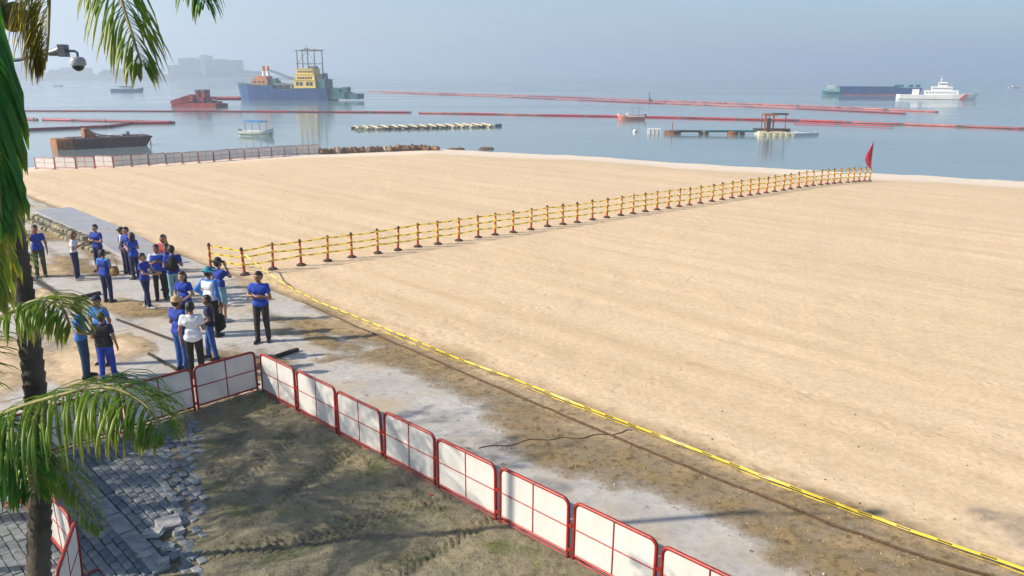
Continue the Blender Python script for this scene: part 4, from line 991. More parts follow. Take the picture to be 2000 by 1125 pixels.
# ------------------------------------------------------------------ people: bodies as smooth unions of tapered limbs, polygonised in one surface
def surface_nets(F, lo, vox):
    S = F < 0; n = F.shape
    def c(i, j, k, A): return A[i:n[0] - 1 + i, j:n[1] - 1 + j, k:n[2] - 1 + k]
    cs = [(i, j, k) for i in (0, 1) for j in (0, 1) for k in (0, 1)]
    cnt = sum(c(*q, S).astype(np.int8) for q in cs); act = (cnt > 0) & (cnt < 8)
    ii = np.argwhere(act); pos = np.zeros((len(ii), 3)); num = np.zeros(len(ii))
    def val(off): return F[ii[:, 0] + off[0], ii[:, 1] + off[1], ii[:, 2] + off[2]]
    for a in cs:
        for ax in range(3):
            if a[ax]: continue
            b = list(a); b[ax] = 1; fa, fb = val(a), val(b); m = (fa < 0) != (fb < 0)
            t = np.where(m, fa / np.where(m, fa - fb, 1), 0); p = np.tile(np.array(a, float), (len(ii), 1)); p[:, ax] = t
            pos[m] += p[m]; num[m] += 1
    co = (ii + pos / num[:, None]) * vox + np.array(lo)
    idx = np.full(act.shape, -1, np.int64); idx[act] = np.arange(len(ii)); quads = []
    for ax in range(3):
        sl = [slice(1, -1)] * 3; sl[ax] = slice(0, n[ax] - 1); sh = [slice(1, -1)] * 3; sh[ax] = slice(1, n[ax])
        A, B = S[tuple(sl)], S[tuple(sh)]; d = np.argwhere(A != B)
        if not len(d): continue
        fl = A[d[:, 0], d[:, 1], d[:, 2]]; base = d.copy(); o = [x for x in range(3) if x != ax]; base[:, o[0]] += 1; base[:, o[1]] += 1
        def g(u, v):
            q = base.copy(); q[:, o[0]] -= u; q[:, o[1]] -= v; return idx[q[:, 0], q[:, 1], q[:, 2]]
        q = np.stack([g(1, 1), g(0, 1), g(0, 0), g(1, 0)], -1)
        if ax == 1: fl = ~fl
        q[~fl] = q[~fl][:, ::-1]; quads.append(q)
    return co, np.concatenate(quads)
def smin(a, b, k):
    h = np.clip(0.5 + 0.5 * (b - a) / k, 0, 1); return b * (1 - h) + a * h - k * h * (1 - h)
def sdf_mesh(prims, lo, hi, vox, k=0.03, cuts=()):
    """prims: (a, b, ra, rb[, flat]) tapered capsules; flat cuts the b end square"""
    ax = [np.arange(lo[i], hi[i] + vox, vox, dtype=np.float32) for i in range(3)]
    n = tuple(len(a) for a in ax); F = np.full(n, 1.0, np.float32)
    for pr in prims:
        a, b, ra, rb = pr[:4]; a = np.array(a, np.float32); b = np.array(b, np.float32); rm = max(ra, rb) + 0.09
        s_ = []
        for i in range(3):
            l, h = min(a[i], b[i]) - rm, max(a[i], b[i]) + rm; s_.append(slice(max(0, int((l - lo[i]) / vox)), min(n[i], int((h - lo[i]) / vox) + 2)))
        x = ax[0][s_[0]][:, None, None]; y = ax[1][s_[1]][None, :, None]; z = ax[2][s_[2]][None, None, :]
        d = b - a; L2 = float(d @ d) + 1e-9
        t = np.clip(((x - a[0]) * d[0] + (y - a[1]) * d[1] + (z - a[2]) * d[2]) / L2, 0, 1)
        D = np.sqrt((x - a[0] - t * d[0]) ** 2 + (y - a[1] - t * d[1]) ** 2 + (z - a[2] - t * d[2]) ** 2) - (ra + (rb - ra) * t)
        if len(pr) > 4 and pr[4]: D = np.maximum(D, ((x - b[0]) * d[0] + (y - b[1]) * d[1] + (z - b[2]) * d[2]) / math.sqrt(L2))
        F[tuple(s_)] = smin(F[tuple(s_)], D, k)
    for axis, sign, val in cuts:                      # keep sign*(coord-val) > 0
        sh = [1, 1, 1]; sh[axis] = n[axis]; F = np.maximum(F, (sign * (val - ax[axis])).reshape(sh))
    F[0] = F[-1] = 1; F[:, 0] = F[:, -1] = 1; F[:, :, 0] = F[:, :, -1] = 1
    return surface_nets(F, lo, vox)
# head (origin at its centre, face towards +y, total height .235)
HEAD = sdf_mesh([((0, -.015, .025), (0, -.02, .03), .092, .092), ((0, .02, -.02), (0, .035, -.075), .068, .045), ((-.028, .03, -.035), (.028, .03, -.035), .055, .055),
                 ((0, .088, .005), (0, .108, -.022), .012, .016), ((-.04, .075, .03), (.04, .075, .03), .014, .014), ((-.078, -.01, .01), (-.084, -.018, -.03), .017, .012), ((.078, -.01, .01), (.084, -.018, -.03), .017, .012),
                 ((-.018, .082, -.062), (.018, .082, -.062), .011, .011)], (-.14, -.16, -.16), (.14, .16, .17), .009, .018)
# relaxed hand: wrist at the origin, fingers towards -z, thumb towards +y, palm towards -x
_hp = [((0, .0, .01), (0, .0, -.03), .024, .026), ((0, .022, -.035), (-.002, .024, -.085), .017, .015), ((0, -.022, -.035), (-.002, -.022, -.08), .016, .014), ((0, 0, -.04), (0, 0, -.088), .018, .016)]
for fy, fl_, fr in ((.027, .072, .0088), (.010, .082, .0092), (-.008, .076, .0088), (-.025, .060, .0078)):
    a = (-.002, fy, -.088); b = (-.010, fy * 1.08, -.088 - fl_ * .48); c_ = (-.030, fy * 1.1, -.088 - fl_ * .86); _hp += [(a, b, fr + .001, fr), (b, c_, fr, fr - .0015)]
_hp += [((-.004, .03, -.03), (-.014, .052, -.062), .014, .011), ((-.014, .052, -.062), (-.024, .058, -.094), .011, .009)]
HAND = sdf_mesh(_hp, (-.075, -.07, -.20), (.06, .10, .05), .0065, .006)
SHOE = sdf_mesh([((0, -.06, .04), (0, .06, .035), .042, .044), ((0, .06, .035), (0, .145, .028), .046, .034), ((0, -.065, .05), (0, -.055, .09), .04, .042)], (-.09, -.16, -.02), (.09, .24, .15), .012, .03, ((2, 1, 0.0),))
def mat_skin(name, c): return M(name, c, .55, var=.1, scale=6)
SKIN = [mat_skin('skin_brown', (.30, .15, .09)), mat_skin('skin_tan', (.40, .22, .14)), mat_skin('skin_deep', (.22, .11, .07))]
EYE = M('eye_dark', (.02, .015, .012), .2); LIP = M('lip', (.28, .10, .08), .5)
HAIRB = M('black_hair', (.012, .010, .010), .55, var=.3, scale=30, bmp=.4, bscale=60); HAIRBR = M('brown_hair', (.20, .085, .03), .5, var=.35, scale=25, bmp=.4, bscale=60); SHOEB = M('black_shoe', (.018, .017, .018), .5); SHOEW = M('pale_shoe', (.55, .55, .55), .6)
def cloth(name, c, var=.2): return M('cloth_' + name, c, .85, var=var, scale=7, bmp=1.0, bscale=9)
BLUE = cloth('royal_blue', (.008, .065, .50)); BLUE2 = cloth('deep_blue', (.006, .042, .36)); SKYB = cloth('light_blue', (.03, .20, .62)); NAVY = cloth('navy', (.010, .016, .08)); BLACK = cloth('black', (.012, .012, .014)); CHAR = cloth('charcoal', (.030, .030, .028))
JEAN = cloth('blue_jeans', (.03, .10, .34)); JEAN2 = cloth('dark_jeans', (.012, .05, .12)); LJEAN = cloth('pale_jeans', (.22, .40, .48)); WHITE = cloth('white', (.72, .75, .80), .1); RED = cloth('red', (.42, .015, .05)); OLIVE = cloth('olive', (.05, .055, .035)); TAN = cloth('tan', (.62, .40, .18)); TEALC = cloth('teal', (.02, .22, .30)); INDIGO = cloth('indigo', (.008, .05, .42))
ARMS = {'down': ((.25, -.03, 1.13), (.265, .05, .89)), 'crossed': ((.26, .06, 1.13), (-.03, .215, 1.17)), 'phone': ((.24, .0, 1.13), (.09, .26, 1.24)), 'face': ((.25, .17, 1.25), (.085, .17, 1.50)), 'front': ((.25, .0, 1.13), (.05, .20, 1.00)),
        'behind': ((.26, -.12, 1.14), (.05, -.18, .96)), 'hip': ((.37, -.08, 1.17), (.20, .03, 1.02)), 'up': ((.30, .16, 1.46), (.34, .26, 1.70)), 'reach': ((.24, .12, 1.16), (.12, .40, 1.12))}
def hair_mesh(style):
    if style == 'short': pr = [((0, -.03, .035), (0, -.02, .055), .098, .094), ((0, .045, .085), (0, .05, .088), .045, .04), ((0, -.06, -.02), (0, -.06, .0), .062, .07)]; k = .03
    elif style == 'long': pr = [((0, -.03, .035), (0, -.02, .055), .101, .097), ((0, .045, .088), (0, .05, .09), .045, .04), ((-.05, -.06, 0), (-.06, -.07, -.22), .06, .05), ((.05, -.06, 0), (.06, -.07, -.22), .06, .05), ((0, -.08, 0), (0, -.09, -.27), .06, .05)]; k = .03
    elif style == 'cap': pr = [((0, -.015, .045), (0, -.01, .06), .106, .100)] + [((x, .085, .062), (x * .9, .165 - abs(x), .048), .012, .009) for x in (-.05, -.025, 0, .025, .05)]; k = .02
    else: pr = [((0, -.015, .05), (0, -.01, .07), .105, .095)] + [((math.cos(a) * .10, math.sin(a) * .10 - .01, .052), (math.cos(a) * .185, math.sin(a) * .185 - .01, .034), .014, .010) for a in [2 * math.pi * i / 18 for i in range(18)]]; k = .025
    cuts = ((2, 1, .028),) if style == 'cap' else (((2, 1, .018),) if style == 'hat' else ())
    co, q = sdf_mesh(pr, (-.23, -.23, -.36), (.23, .23, .2), .012, k, cuts)
    if style in ('short', 'long'):                       # nothing in front of the face
        pass
    return co, q
HAIRS = {s: hair_mesh(s) for s in ('short', 'long', 'cap', 'hat')}; _hc = {}
def hair_of(style, mat):
    if (style, mat.name) not in _hc: _hc[(style, mat.name)] = np_mesh(style, *HAIRS[style], mat)
    return _hc[(style, mat.name)]
_sc = {}
def shoe_of(mat):
    if mat.name not in _sc: _sc[mat.name] = np_mesh('shoe', *SHOE, mat)
    return _sc[mat.name]
def rotm(frm, to):
    return np.array(Vector(frm).rotation_difference(Vector(to)).to_matrix())
def person(px, py, ytop, face, armL, armR, shirt, legs, label, hair=('short', None), skin=0, stride=.0, sleeve=.62, shorts=False, female=False, vest=None, shoe=None, lean=0.0, hem=.90, look=0.0):
    g = gp(px, py, 0.0); z0 = max(0.0, bz(g.x, g.y)) if not (st(g.x, g.y)[1] < 7.3 and st(g.x, g.y)[0] > -16) else 0.0; g.z = z0 + .002
    H = height_at(g, px, ytop); extra = .03 if hair[0] in ('cap', 'hat') else .0; sc = (H - extra) / 1.735
    root = empty('person', g, R(face), label, 'person', 'people gathered on the promenade')
    wsh = .165 if female else .185; whp = .095
    le = lean
    J = {}
    for sd, s in (('L', -1), ('R', 1)):
        arm = armL if sd == 'L' else armR; e, w = ARMS[arm]; dz = .03 if (arm == 'crossed' and s > 0) else 0
        J['sh' + sd] = np.array((s * wsh, le * .45, 1.405)); J['el' + sd] = np.array((s * e[0], e[1] + le * .3, e[2] + dz)); J['wr' + sd] = np.array((s * w[0], w[1] + le * .3 + dz, w[2] + dz))
        f = stride * s
        J['hip' + sd] = np.array((s * whp, 0, .91)); J['kn' + sd] = np.array((s * .105, f * .55 + .02, .50)); J['an' + sd] = np.array((s * .115, f, .09))
    ch = np.array((0, le * .3, 1.25)); wa = np.array((0, le * .1, 1.08)); pe = np.array((0, 0, .95)); nk = np.array((0, le * .5 - .01, 1.45)); hc = np.array((0, le * .62 + .02, 1.615))
    tw = .86 if female else 1.0
    def torso(i): return [(ch + (-.085 * tw, 0, .05), ch + (.085 * tw, 0, .05), .104 + i, .104 + i), (ch + (-.13 * tw, 0, .13), ch + (.13 * tw, 0, .13), .062 + i, .062 + i), (wa + (-.06 * tw, 0, 0), wa + (.06 * tw, 0, 0), .096 * tw + i, .096 * tw + i), (pe + (-.075, -.01, 0), pe + (.075, -.01, 0), .108 + i, .108 + i)]
    def limb(a, b, ra, rb, fl=False): return (a, b, ra, rb, fl)
    body = torso(-.012) + [limb(nk - (0, 0, .05), hc - (0, .01, .06), .058, .05)]
    for sd in 'LR':
        body += [limb(J['sh' + sd], J['el' + sd], .05, .04), limb(J['el' + sd], J['wr' + sd], .041, .026), limb(J['hip' + sd], J['kn' + sd], .083, .055), limb(J['kn' + sd], J['an' + sd], .054, .035)]
    lo = (-.5, -.45, -.02); hi = (.5, .62, 1.95)
    co, q = sdf_mesh(body, lo, hi, .02, .03)
    parts = [(co, q)]; hq = rotm((0, 1, 0), (math.sin(look), math.cos(look), 0))
    parts.append((HEAD[0] @ hq.T + hc, HEAD[1]))
    for sd, s in (('L', -1), ('R', 1)):
        d = J['wr' + sd] - J['el' + sd]; d /= np.linalg.norm(d); hnd = HAND[0] * np.array((s, 1, 1)); hqd = HAND[1] if s > 0 else HAND[1][:, ::-1]
        parts.append((hnd @ rotm((0, 0, -1), tuple(d)).T + J['wr' + sd] + d * .01, hqd))
    n0 = sum(len(p[1]) for p in parts)
    em = MB()
    for s in (-1, 1): em.ball((s * .033, .083, .012), .013, 6, 4, (1, .7, .8))
    for s in (-1, 1): em.box((s * .034, .094, .040), (.034, .008, .007))
    ec = np.array(em.v); parts.append((ec @ hq.T + hc, None)); 
    lm = MB(); lm.ball((0, .091, -.062), .022, 8, 4, (1, .35, .35)); parts.append((np.array(lm.v) @ hq.T + hc, None))
    allv = []; faces = []; off = 0; mats = []
    for i, (c, qq) in enumerate(parts):
        allv.append(c)
        fl = qq.tolist() if qq is not None else (em.f if i == len(parts) - 2 else lm.f)
        faces += [[k + off for k in f] for f in fl]; mats += [0 if qq is not None else (1 if i == len(parts) - 2 else 2)] * len(fl); off += len(c)
    me = bpy.data.meshes.new('body'); me.from_pydata((np.concatenate(allv) * sc).tolist(), [], faces); me.update()
    for m_ in (SKIN[skin], EYE, LIP): me.materials.append(m_)
    me.polygons.foreach_set('material_index', mats); me.polygons.foreach_set('use_smooth', [True] * len(faces)); link('body', me, root)
    # shirt
    pr = torso(.012)
    for sd in 'LR':
        a, b = J['sh' + sd], J['el' + sd]
        if sleeve <= 1: pr.append(limb(a, a + (b - a) * sleeve, .058, .056, True))
        else: pr += [limb(a, b, .058, .052), limb(b, b + (J['wr' + sd] - b) * .9, .055, .042, True)]
    pr.append(limb(nk - (0, 0, .06), nk + (0, 0, .012), .070, .066, True))
    c, qq = sdf_mesh(pr, lo, hi, .02, .035, ((2, 1, hem),)); link('shirt', np_mesh('shirt', c * sc, qq, shirt), root)
    if vest is not None:
        c, qq = sdf_mesh(torso(.026), lo, hi, .022, .035, ((2, 1, hem + .01), (2, -1, 1.42))); link('vest', np_mesh('vest', c * sc, qq, vest), root)
    # trousers
    pr = [(pe + (-.075, -.01, 0), pe + (.075, -.01, 0), .114, .114)]
    for sd in 'LR':
        if shorts: pr += [limb(J['hip' + sd], J['kn' + sd], .102, .088, True)]
        else: pr += [limb(J['hip' + sd], J['kn' + sd], .098, .073), limb(J['kn' + sd], J['an' + sd] + (0, 0, -.02), .072, .060, True)]
    c, qq = sdf_mesh(pr, lo, hi, .02, .025, ((2, -1, hem + .09),)); link('shorts' if shorts else 'trousers', np_mesh('trousers', c * sc, qq, legs), root)
    sm = shoe or SHOEB
    for sd, s in (('L', -1), ('R', 1)):
        o = link('shoe', shoe_of(sm), root); p = J['an' + sd] * sc; o.location = (p[0], p[1] + .02, 0); o.rotation_euler = (0, 0, -s * .18); o.scale = (sc,) * 3
    hm_ = hair[1] or HAIRB
    if hair[0] in ('cap', 'hat'):
        o = link('hair', hair_of('short', HAIRB), root); o.location = hc * sc * np.array((1, 1, 1)) + np.array((0, 0, -.012)); o.rotation_euler = (0, 0, -look); o.scale = (sc * .97,) * 3
        o = link(hair[0], hair_of(hair[0], hm_), root)
    else: o = link('hair', hair_of(hair[0], hm_), root)
    o.location = hc * sc; o.rotation_euler = (R(10) if hair[0] != 'hat' else R(-4), 0, -look); o.scale = (sc,) * 3
    return root, g, sc
def bag(loc, rz, size, mat, label, name='shoulder_bag', straps=True):
    o = empty(name, loc, rz, label, 'bag')
    bm = bmesh.new(); bmesh.ops.create_cube(bm, size=1.0); bmesh.ops.scale(bm, vec=size, verts=bm.verts); bmesh.ops.bevel(bm, geom=bm.edges[:], offset=min(size) * .32, segments=3, affect='EDGES')
    for v in bm.verts:
        if v.co.z > 0: v.co.x *= .86; v.co.y *= .8
    me = bpy.data.meshes.new('pouch'); bm.to_mesh(me); bm.free()
    for p in me.polygons: p.use_smooth = True
    link('pouch', me, o, mat); z = size[2] / 2
    if straps: MB().tube([(-size[0] * .35, 0, z * .8), (-size[0] * .28, -.02, z + .16), (0, -.06, z + .30), (size[0] * .28, -.02, z + .16), (size[0] * .35, 0, z * .8)], .012, 6).build('strap', mat, o)
    MB().box((0, size[1] / 2, -size[2] * .12), (size[0] * .6, .03, size[2] * .4)).build('pocket', mat, o)
    return o
S = ('short', None)
person(82, 541, 440, -150, 'down', 'face', BLUE2, OLIVE, 'person in dark blue shirt with a hand at the face beside the palm', skin=0)
person(152, 546, 452, -75, 'phone', 'phone', WHITE, NAVY, 'woman with long brown hair, white top and navy trousers looking down', hair=('long', HAIRBR), skin=1, female=True, shoe=SHOEW, hem=1.0, lean=.10)
person(197, 531, 439, 165, 'crossed', 'crossed', BLUE2, NAVY, 'person with folded arms in blue shirt right of the woman with long brown hair', skin=1)
r_, g, sc = person(213, 592, 488, -15, 'down', 'front', SKYB, NAVY, 'person in blue with a tan bag standing in front of the folded arms one', vest=BLUE2, skin=0, sleeve=.62)
bag((g.x + .30, g.y - .04, .98), .4, (.26, .14, .30), M('tan_canvas_bag', (.34, .22, .08), .8, bmp=.3), 'tan bag hanging at the hip of a person in blue')
person(246, 531, 443, -70, 'phone', 'down', WHITE, BLACK, 'person in black brimmed hat and blue vest at the back of the trio', hair=('hat', BLACK), skin=0, vest=BLUE2)
person(256, 534, 444, 150, 'front', 'down', BLUE2, NAVY, 'bare headed person in deep blue between black hat and long black hair', skin=1)
person(334, 579, 476, -140, 'front', 'phone', INDIGO, CHAR, 'person in bright blue in front of the red shirt', skin=0)
person(267, 545, 455, 70, 'phone', 'phone', BLUE, NAVY, 'woman with long black hair in blue facing the one with black hat', hair=('long', HAIRB), skin=1, female=True, hem=.82)
person(290, 604, 495, -95, 'reach', 'reach', BLUE2, NAVY, 'person in deep blue reaching both forearms forward toward the huddle', skin=1, stride=.12, shoe=SHOEW, hem=.84)
r_, g, sc = person(330, 566, 459, 160, 'up', 'down', RED, CHAR, 'person in red shirt raising a phone behind the huddle', skin=0)
person(316, 585, 478, -160, 'phone', 'phone', WHITE, BLACK, 'person in blue vest over white sleeves with black trousers in the huddle', skin=2, vest=BLUE)
r_, g, sc = person(346, 591, 480, 25, 'phone', 'phone', BLUE2, LJEAN, 'person in deep blue with pale jeans and a black backpack', skin=1, shoe=SHOEW)
bag((g.x + .10, g.y - .26, 1.22), R(25), (.30, .16, .42), BLACK, 'black backpack on the person with pale jeans', 'backpack', False)
person(368, 652, 531, 175, 'front', 'front', INDIGO, NAVY, 'woman with loose brown hair in blue behind the man with tan cap', hair=('long', M('dark_brown_hair', (.06, .025, .012), .5, var=.3, scale=25)), skin=1, female=True)
person(419, 657, 521, -25, 'hip', 'down', SKYB, BLACK, 'person in large teal sun hat, white vest and black trousers', hair=('hat', TEALC), skin=0, sleeve=1.5, vest=WHITE, hem=.94)
r_, g, sc = person(416, 703, 577, 110, 'front', 'front', NAVY, JEAN, 'dark haired person in navy and blue jeans behind the white shirt', skin=2, stride=.10)
bag((g.x + .25, g.y + .05, .92), R(80), (.30, .16, .40), BLACK, 'black bag slung at the hip behind the white shirted man')
person(436, 628, 503, -35, 'down', 'face', BLUE2, LJEAN, 'person in blue shirt, pale shorts and dark hat near the first post', hair=('hat', BLACK), shorts=True, skin=1, shoe=SHOEW, hem=.98)
person(359, 725, 577, -30, 'front', 'front', BLUE2, JEAN, 'man in tan cap, blue polo shirt and blue jeans', hair=('cap', TAN), skin=0)
person(386, 738, 590, 10, 'down', 'phone', WHITE, BLACK, 'man in white T-shirt and black trousers with his back turned', skin=0, hem=.84)
person(515, 667, 531, 178, 'crossed', 'crossed', BLUE, CHAR, 'man standing alone with folded arms in blue polo and charcoal trousers', skin=0, look=.3, hem=.88, stride=.06)
person(171, 742, 589, -70, 'front', 'front', SKYB, JEAN2, 'person in light blue shirt seen from the side behind the frond', hair=('short', M('warm_brown_hair', (.10, .045, .02), .5, var=.3, scale=25)), skin=0, hem=.84)
person(206, 712, 576, 170, 'down', 'front', SKYB, NAVY, 'person in light blue shirt and dark cap facing the viewer', hair=('cap', NAVY), skin=0)
person(214, 745, 611, 5, 'front', 'down', NAVY, INDIGO, 'person in black vest and bright blue trousers with back turned', vest=BLACK, skin=0, stride=.08, hem=.88)
g = gp(330, 566); ph = at(305, 464, 25.2)
# ------------------------------------------------------------------ coconut palms
def frond_material(name, c1, c2, tip, tl=.35):
    m, nt, p = new_mat(name); v = obj_coord(nt); n1 = noise(nt, v, 3.0, 4)
    b = mixc(nt, ramp(nt, n1, .35, .65), c1, c2)
    at_ = NN(nt, 'ShaderNodeAttribute'); at_.attribute_name = 'tipness'
    b = mixc(nt, ramp(nt, at_.outputs['Fac'], .72, 1.0), b, tip)
    nt.links.new(b, p.inputs['Base Color']); p.inputs['Roughness'].default_value = .42
    tr = NN(nt, 'ShaderNodeBsdfTranslucent'); nt.links.new(b, tr.inputs[0]); mx = NN(nt, 'ShaderNodeMixShader'); mx.inputs[0].default_value = tl
    nt.links.new(p.outputs[0], mx.inputs[1]); nt.links.new(tr.outputs[0], mx.inputs[2]); nt.links.new(mx.outputs[0], nt.nodes['Material Output'].inputs[0]); return m
FGREEN = frond_material('palm_green', (.09, .22, .008), (.24, .33, .018), (.34, .26, .04), .42); FYEL = frond_material('palm_yellow_green', (.36, .33, .02), (.50, .43, .04), (.50, .30, .06), .5); FLIME = frond_material('palm_lime', (.15, .28, .015), (.32, .38, .03), (.45, .36, .05), .45); FDEEP = frond_material('palm_deep_green', (.02, .19, .010), (.08, .28, .015), (.30, .30, .02), .5)
RACH = M('palm_rib', (.24, .22, .05), .6, var=.2); TRUNKM = M('palm_bark', (.105, .085, .065), .9, var=.35, scale=4, bmp=.8, bscale=14)
def bez(P, n):
    P = [Vector(p) for p in P]; out = []
    m = len(P) - 1
    for i in range(n + 1):                       # Catmull-Rom through the points
        f = i / n * m; j = min(int(f), m - 1); t = f - j
        p0, p1, p2, p3 = P[max(j - 1, 0)], P[j], P[j + 1], P[min(j + 2, m)]
        out.append(0.5 * ((2 * p1) + (p2 - p0) * t + (2 * p0 - 5 * p1 + 4 * p2 - p3) * t * t + (3 * p1 - p0 - 3 * p2 + p3) * t ** 3))
    return out
def frond_mesh(P, mat, leaf=.62, pairs=55, droop=1.0, seed=0, start=.12, wid=.030, origin=None, fwd=.55, sides=(-1, 1), sidevec=None):
    r = random.Random(seed); pts = bez(P, 40); o = Vector(origin) if origin is not None else pts[0]
    V = []; F = []; T = []; MI = []
    def put(vs_, fs_, tips, mi):
        b = len(V); V.extend(tuple(v - o) for v in vs_); T.extend(tips); F.extend([tuple(i + b for i in f) for f in fs_]); MI.extend([mi] * len(fs_))
    t_ = MB(); t_.tube(pts, [.022 * (1 - .85 * i / 40) + .003 for i in range(41)], 6); b = len(V); V.extend(tuple(Vector(v) - o) for v in t_.v); T.extend([0] * len(t_.v)); F.extend([tuple(i + b for i in f) for f in t_.f]); MI.extend([1] * len(t_.f))
    up = Vector((0, 0, 1)); down = Vector((0, 0, -1))
    for i in range(pairs):
        u = start + (1 - start) * (i + .5) / pairs; k = u * 40; j = min(int(k), 39); p = pts[j].lerp(pts[j + 1], k - j); tan = (pts[min(j + 2, 40)] - pts[max(j - 1, 0)]).normalized()
        side = tan.cross(up); side = side.normalized() if side.length > .05 else Vector((1, 0, 0))
        if sidevec: side = Vector(sidevec)
        ln = leaf * (math.sin(math.pi * min(1, .18 + u * .8)) ** .7) * r.uniform(.68, 1.12)
        for s in sides:
            if r.random() < .09: continue
            d = (side * s * r.uniform(.7, 1.0) + tan * r.uniform(fwd * .55, fwd * 1.45) + up * r.uniform(-.2, .3)).normalized(); q = p.copy(); n_ = 5; ring = []; g = droop * r.uniform(.7, 1.25)
            for a in range(n_ + 1):
                f = a / n_; w = wid * r.uniform(.9, 1.1) * (math.sin(math.pi * (.12 + .88 * (1 - f) ** .8)) if f > .15 else .35 + f * 4) * .5 if f < 1 else .001
                nb = d.cross(up); nb = nb.normalized() if nb.length > .05 else side
                sag = d.cross(nb).normalized() * w * .5
                ring.append((q - nb * w + sag, q.copy(), q + nb * w + sag)); q = q + d * ln / n_; d = (d + down * g * .55 * (.4 + f)).normalized()
            vs_ = [v for rr in ring for v in rr]; fs_ = []
            for a in range(n_):
                for c in range(2): fs_.append((a * 3 + c, a * 3 + c + 1, a * 3 + c + 4, a * 3 + c + 3))
            put(vs_, fs_, [a / n_ * (.75 + .25 * u) for a in range(n_ + 1) for _ in range(3)], 0)
    me = bpy.data.meshes.new('frond'); me.from_pydata(V, [], F); me.update(); me.materials.append(mat); me.materials.append(RACH)
    me.polygons.foreach_set('material_index', MI); me.polygons.foreach_set('use_smooth', [True] * len(F))
    a = me.attributes.new('tipness', 'FLOAT', 'POINT'); a.data.foreach_set('value', T); return me
def generic_frond(elev, L, seed, mat):
    e = R(elev); P = [Vector((0, 0, 0))]; d = Vector((math.cos(e), 0, math.sin(e)))
    for i in range(5): P.append(P[-1] + d * L / 5); d = (d + Vector((0, 0, -1)) * (.20 + .06 * i)).normalized()
    return frond_mesh(P, mat, L * .24, 46, .9, seed)
GF = [generic_frond(e, 2.9, i, m_) for i, (e, m_) in enumerate(((75, FGREEN), (50, FGREEN), (28, FDEEP), (5, FGREEN), (-25, FYEL), (35, FGREEN)))]
def palm(base, top, r0, r1, label, nf=22, seed=1, custom=(), skip=None, scale=1.0):
    base = Vector(base); top = Vector(top); root = empty('palm_tree', base, 0, label, 'palm tree', 'coconut palms'); r = random.Random(seed); q = MB()
    mid = base.lerp(top, .5) + Vector((r.uniform(-.15, .15), r.uniform(-.15, .15), 0)); P = bez([base, base.lerp(mid, .55), mid, mid.lerp(top, .5), top], 70); pts = []; rs = []
    for i, p in enumerate(P):
        f = i / 70; rr = r0 + (r1 - r0) * f + .06 * math.exp(-f * 14)
        pts += [p - base, p - base + (P[min(i + 1, 70)] - P[max(i - 1, 0)]).normalized() * .02]; rs += [rr, rr * .87]
    q.tube(pts, rs, 12); q.build('trunk', TRUNKM, root); c = top - base
    q = MB(); q.ball(c + Vector((0, 0, .05)), .17, 10, 7, (1, 1, 1.6)); q.build('crown_shaft', RACH, root)
    for i in range(nf):
        az = i * 2.39996 + r.uniform(-.2, .2); 
        if skip and skip(az % (2 * math.pi)): continue
        me = GF[r.randrange(6)]; o = link('frond', me, root); o.location = c + Vector((0, 0, .12)); o.rotation_euler = (0, 0, az); o.scale = (scale * r.uniform(.85, 1.1),) * 3
    for P_, kw in custom:
        o = link('frond', frond_mesh(P_, origin=base, **kw), root)
    for i in range(5):
        a = i * 1.3; cn = MB(); cn.ball(c + Vector((math.cos(a) * .24, math.sin(a) * .24, -.14)), .10, 9, 7, (1, 1, 1.2)); cn.build('coconut', M('coconut_green', (.16, .17, .04), .5), root)
    return root
def A(px, py, d): return at(px, py, d)
# nearest palm: the trunk at the left edge, crown above the frame
t_low = A(56, 1120, 7.0); t_hi = A(32, 560, 6.9)
dirn = (t_hi - t_low) / (t_hi.z - t_low.z); base = t_low - dirn * t_low.z; top = t_hi + dirn * 2.4 + Vector((-.10, -.1, 0))
cr = top + Vector((0, 0, .15))
F1 = ([cr, A(-110, -190, 5.6), A(-45, 30, 5.0), A(-18, 200, 4.8), A(4, 430, 4.8)], dict(mat=FDEEP, leaf=.80, pairs=130, droop=3.2, seed=3, wid=.045, fwd=2.4))
F1b = ([cr, A(-120, -160, 6.0), A(-80, 120, 5.7), A(-40, 380, 5.6), A(-12, 580, 5.6)], dict(mat=FLIME, leaf=.8, pairs=90, droop=3.0, seed=31, wid=.036, fwd=1.4))
F1c = ([cr, A(-100, -160, 6.4), A(-50, 150, 6.3), A(-5, 400, 6.2), A(22, 540, 6.2)], dict(mat=FYEL, leaf=.45, pairs=80, droop=2.6, seed=37, wid=.022, start=.45, fwd=1.8))
F2 = ([cr, A(60, -150, 6.3), A(92, -40, 6.1), A(95, 50, 6.0), A(91, 120, 6.0)], dict(mat=FYEL, leaf=.6, pairs=110, droop=1.8, seed=4, wid=.024, fwd=1.0, sides=(1, 1), sidevec=(-1, 0, 0)))
F3 = ([cr, A(120, -230, 5.9), A(205, -90, 5.4), A(246, 30, 5.1), A(278, 130, 5.0)], dict(mat=FGREEN, leaf=.60, pairs=95, droop=1.3, seed=5, wid=.022, start=.2, fwd=1.25))
F4 = ([cr, A(150, -320, 6.0), A(300, -170, 5.5), A(375, -60, 5.2), A(400, 5, 5.1)], dict(mat=FDEEP, leaf=.46, pairs=70, droop=1.6, seed=6, wid=.020, start=.25, fwd=1.0))
def off_frame(a): return True if (a < 1.9 or a > 5.6) else False
palm(base, top, .112, .09, 'tall coconut palm whose trunk stands at the left picture edge', 9, 2, (F1, F1b, F1c, F2, F3, F4), off_frame)
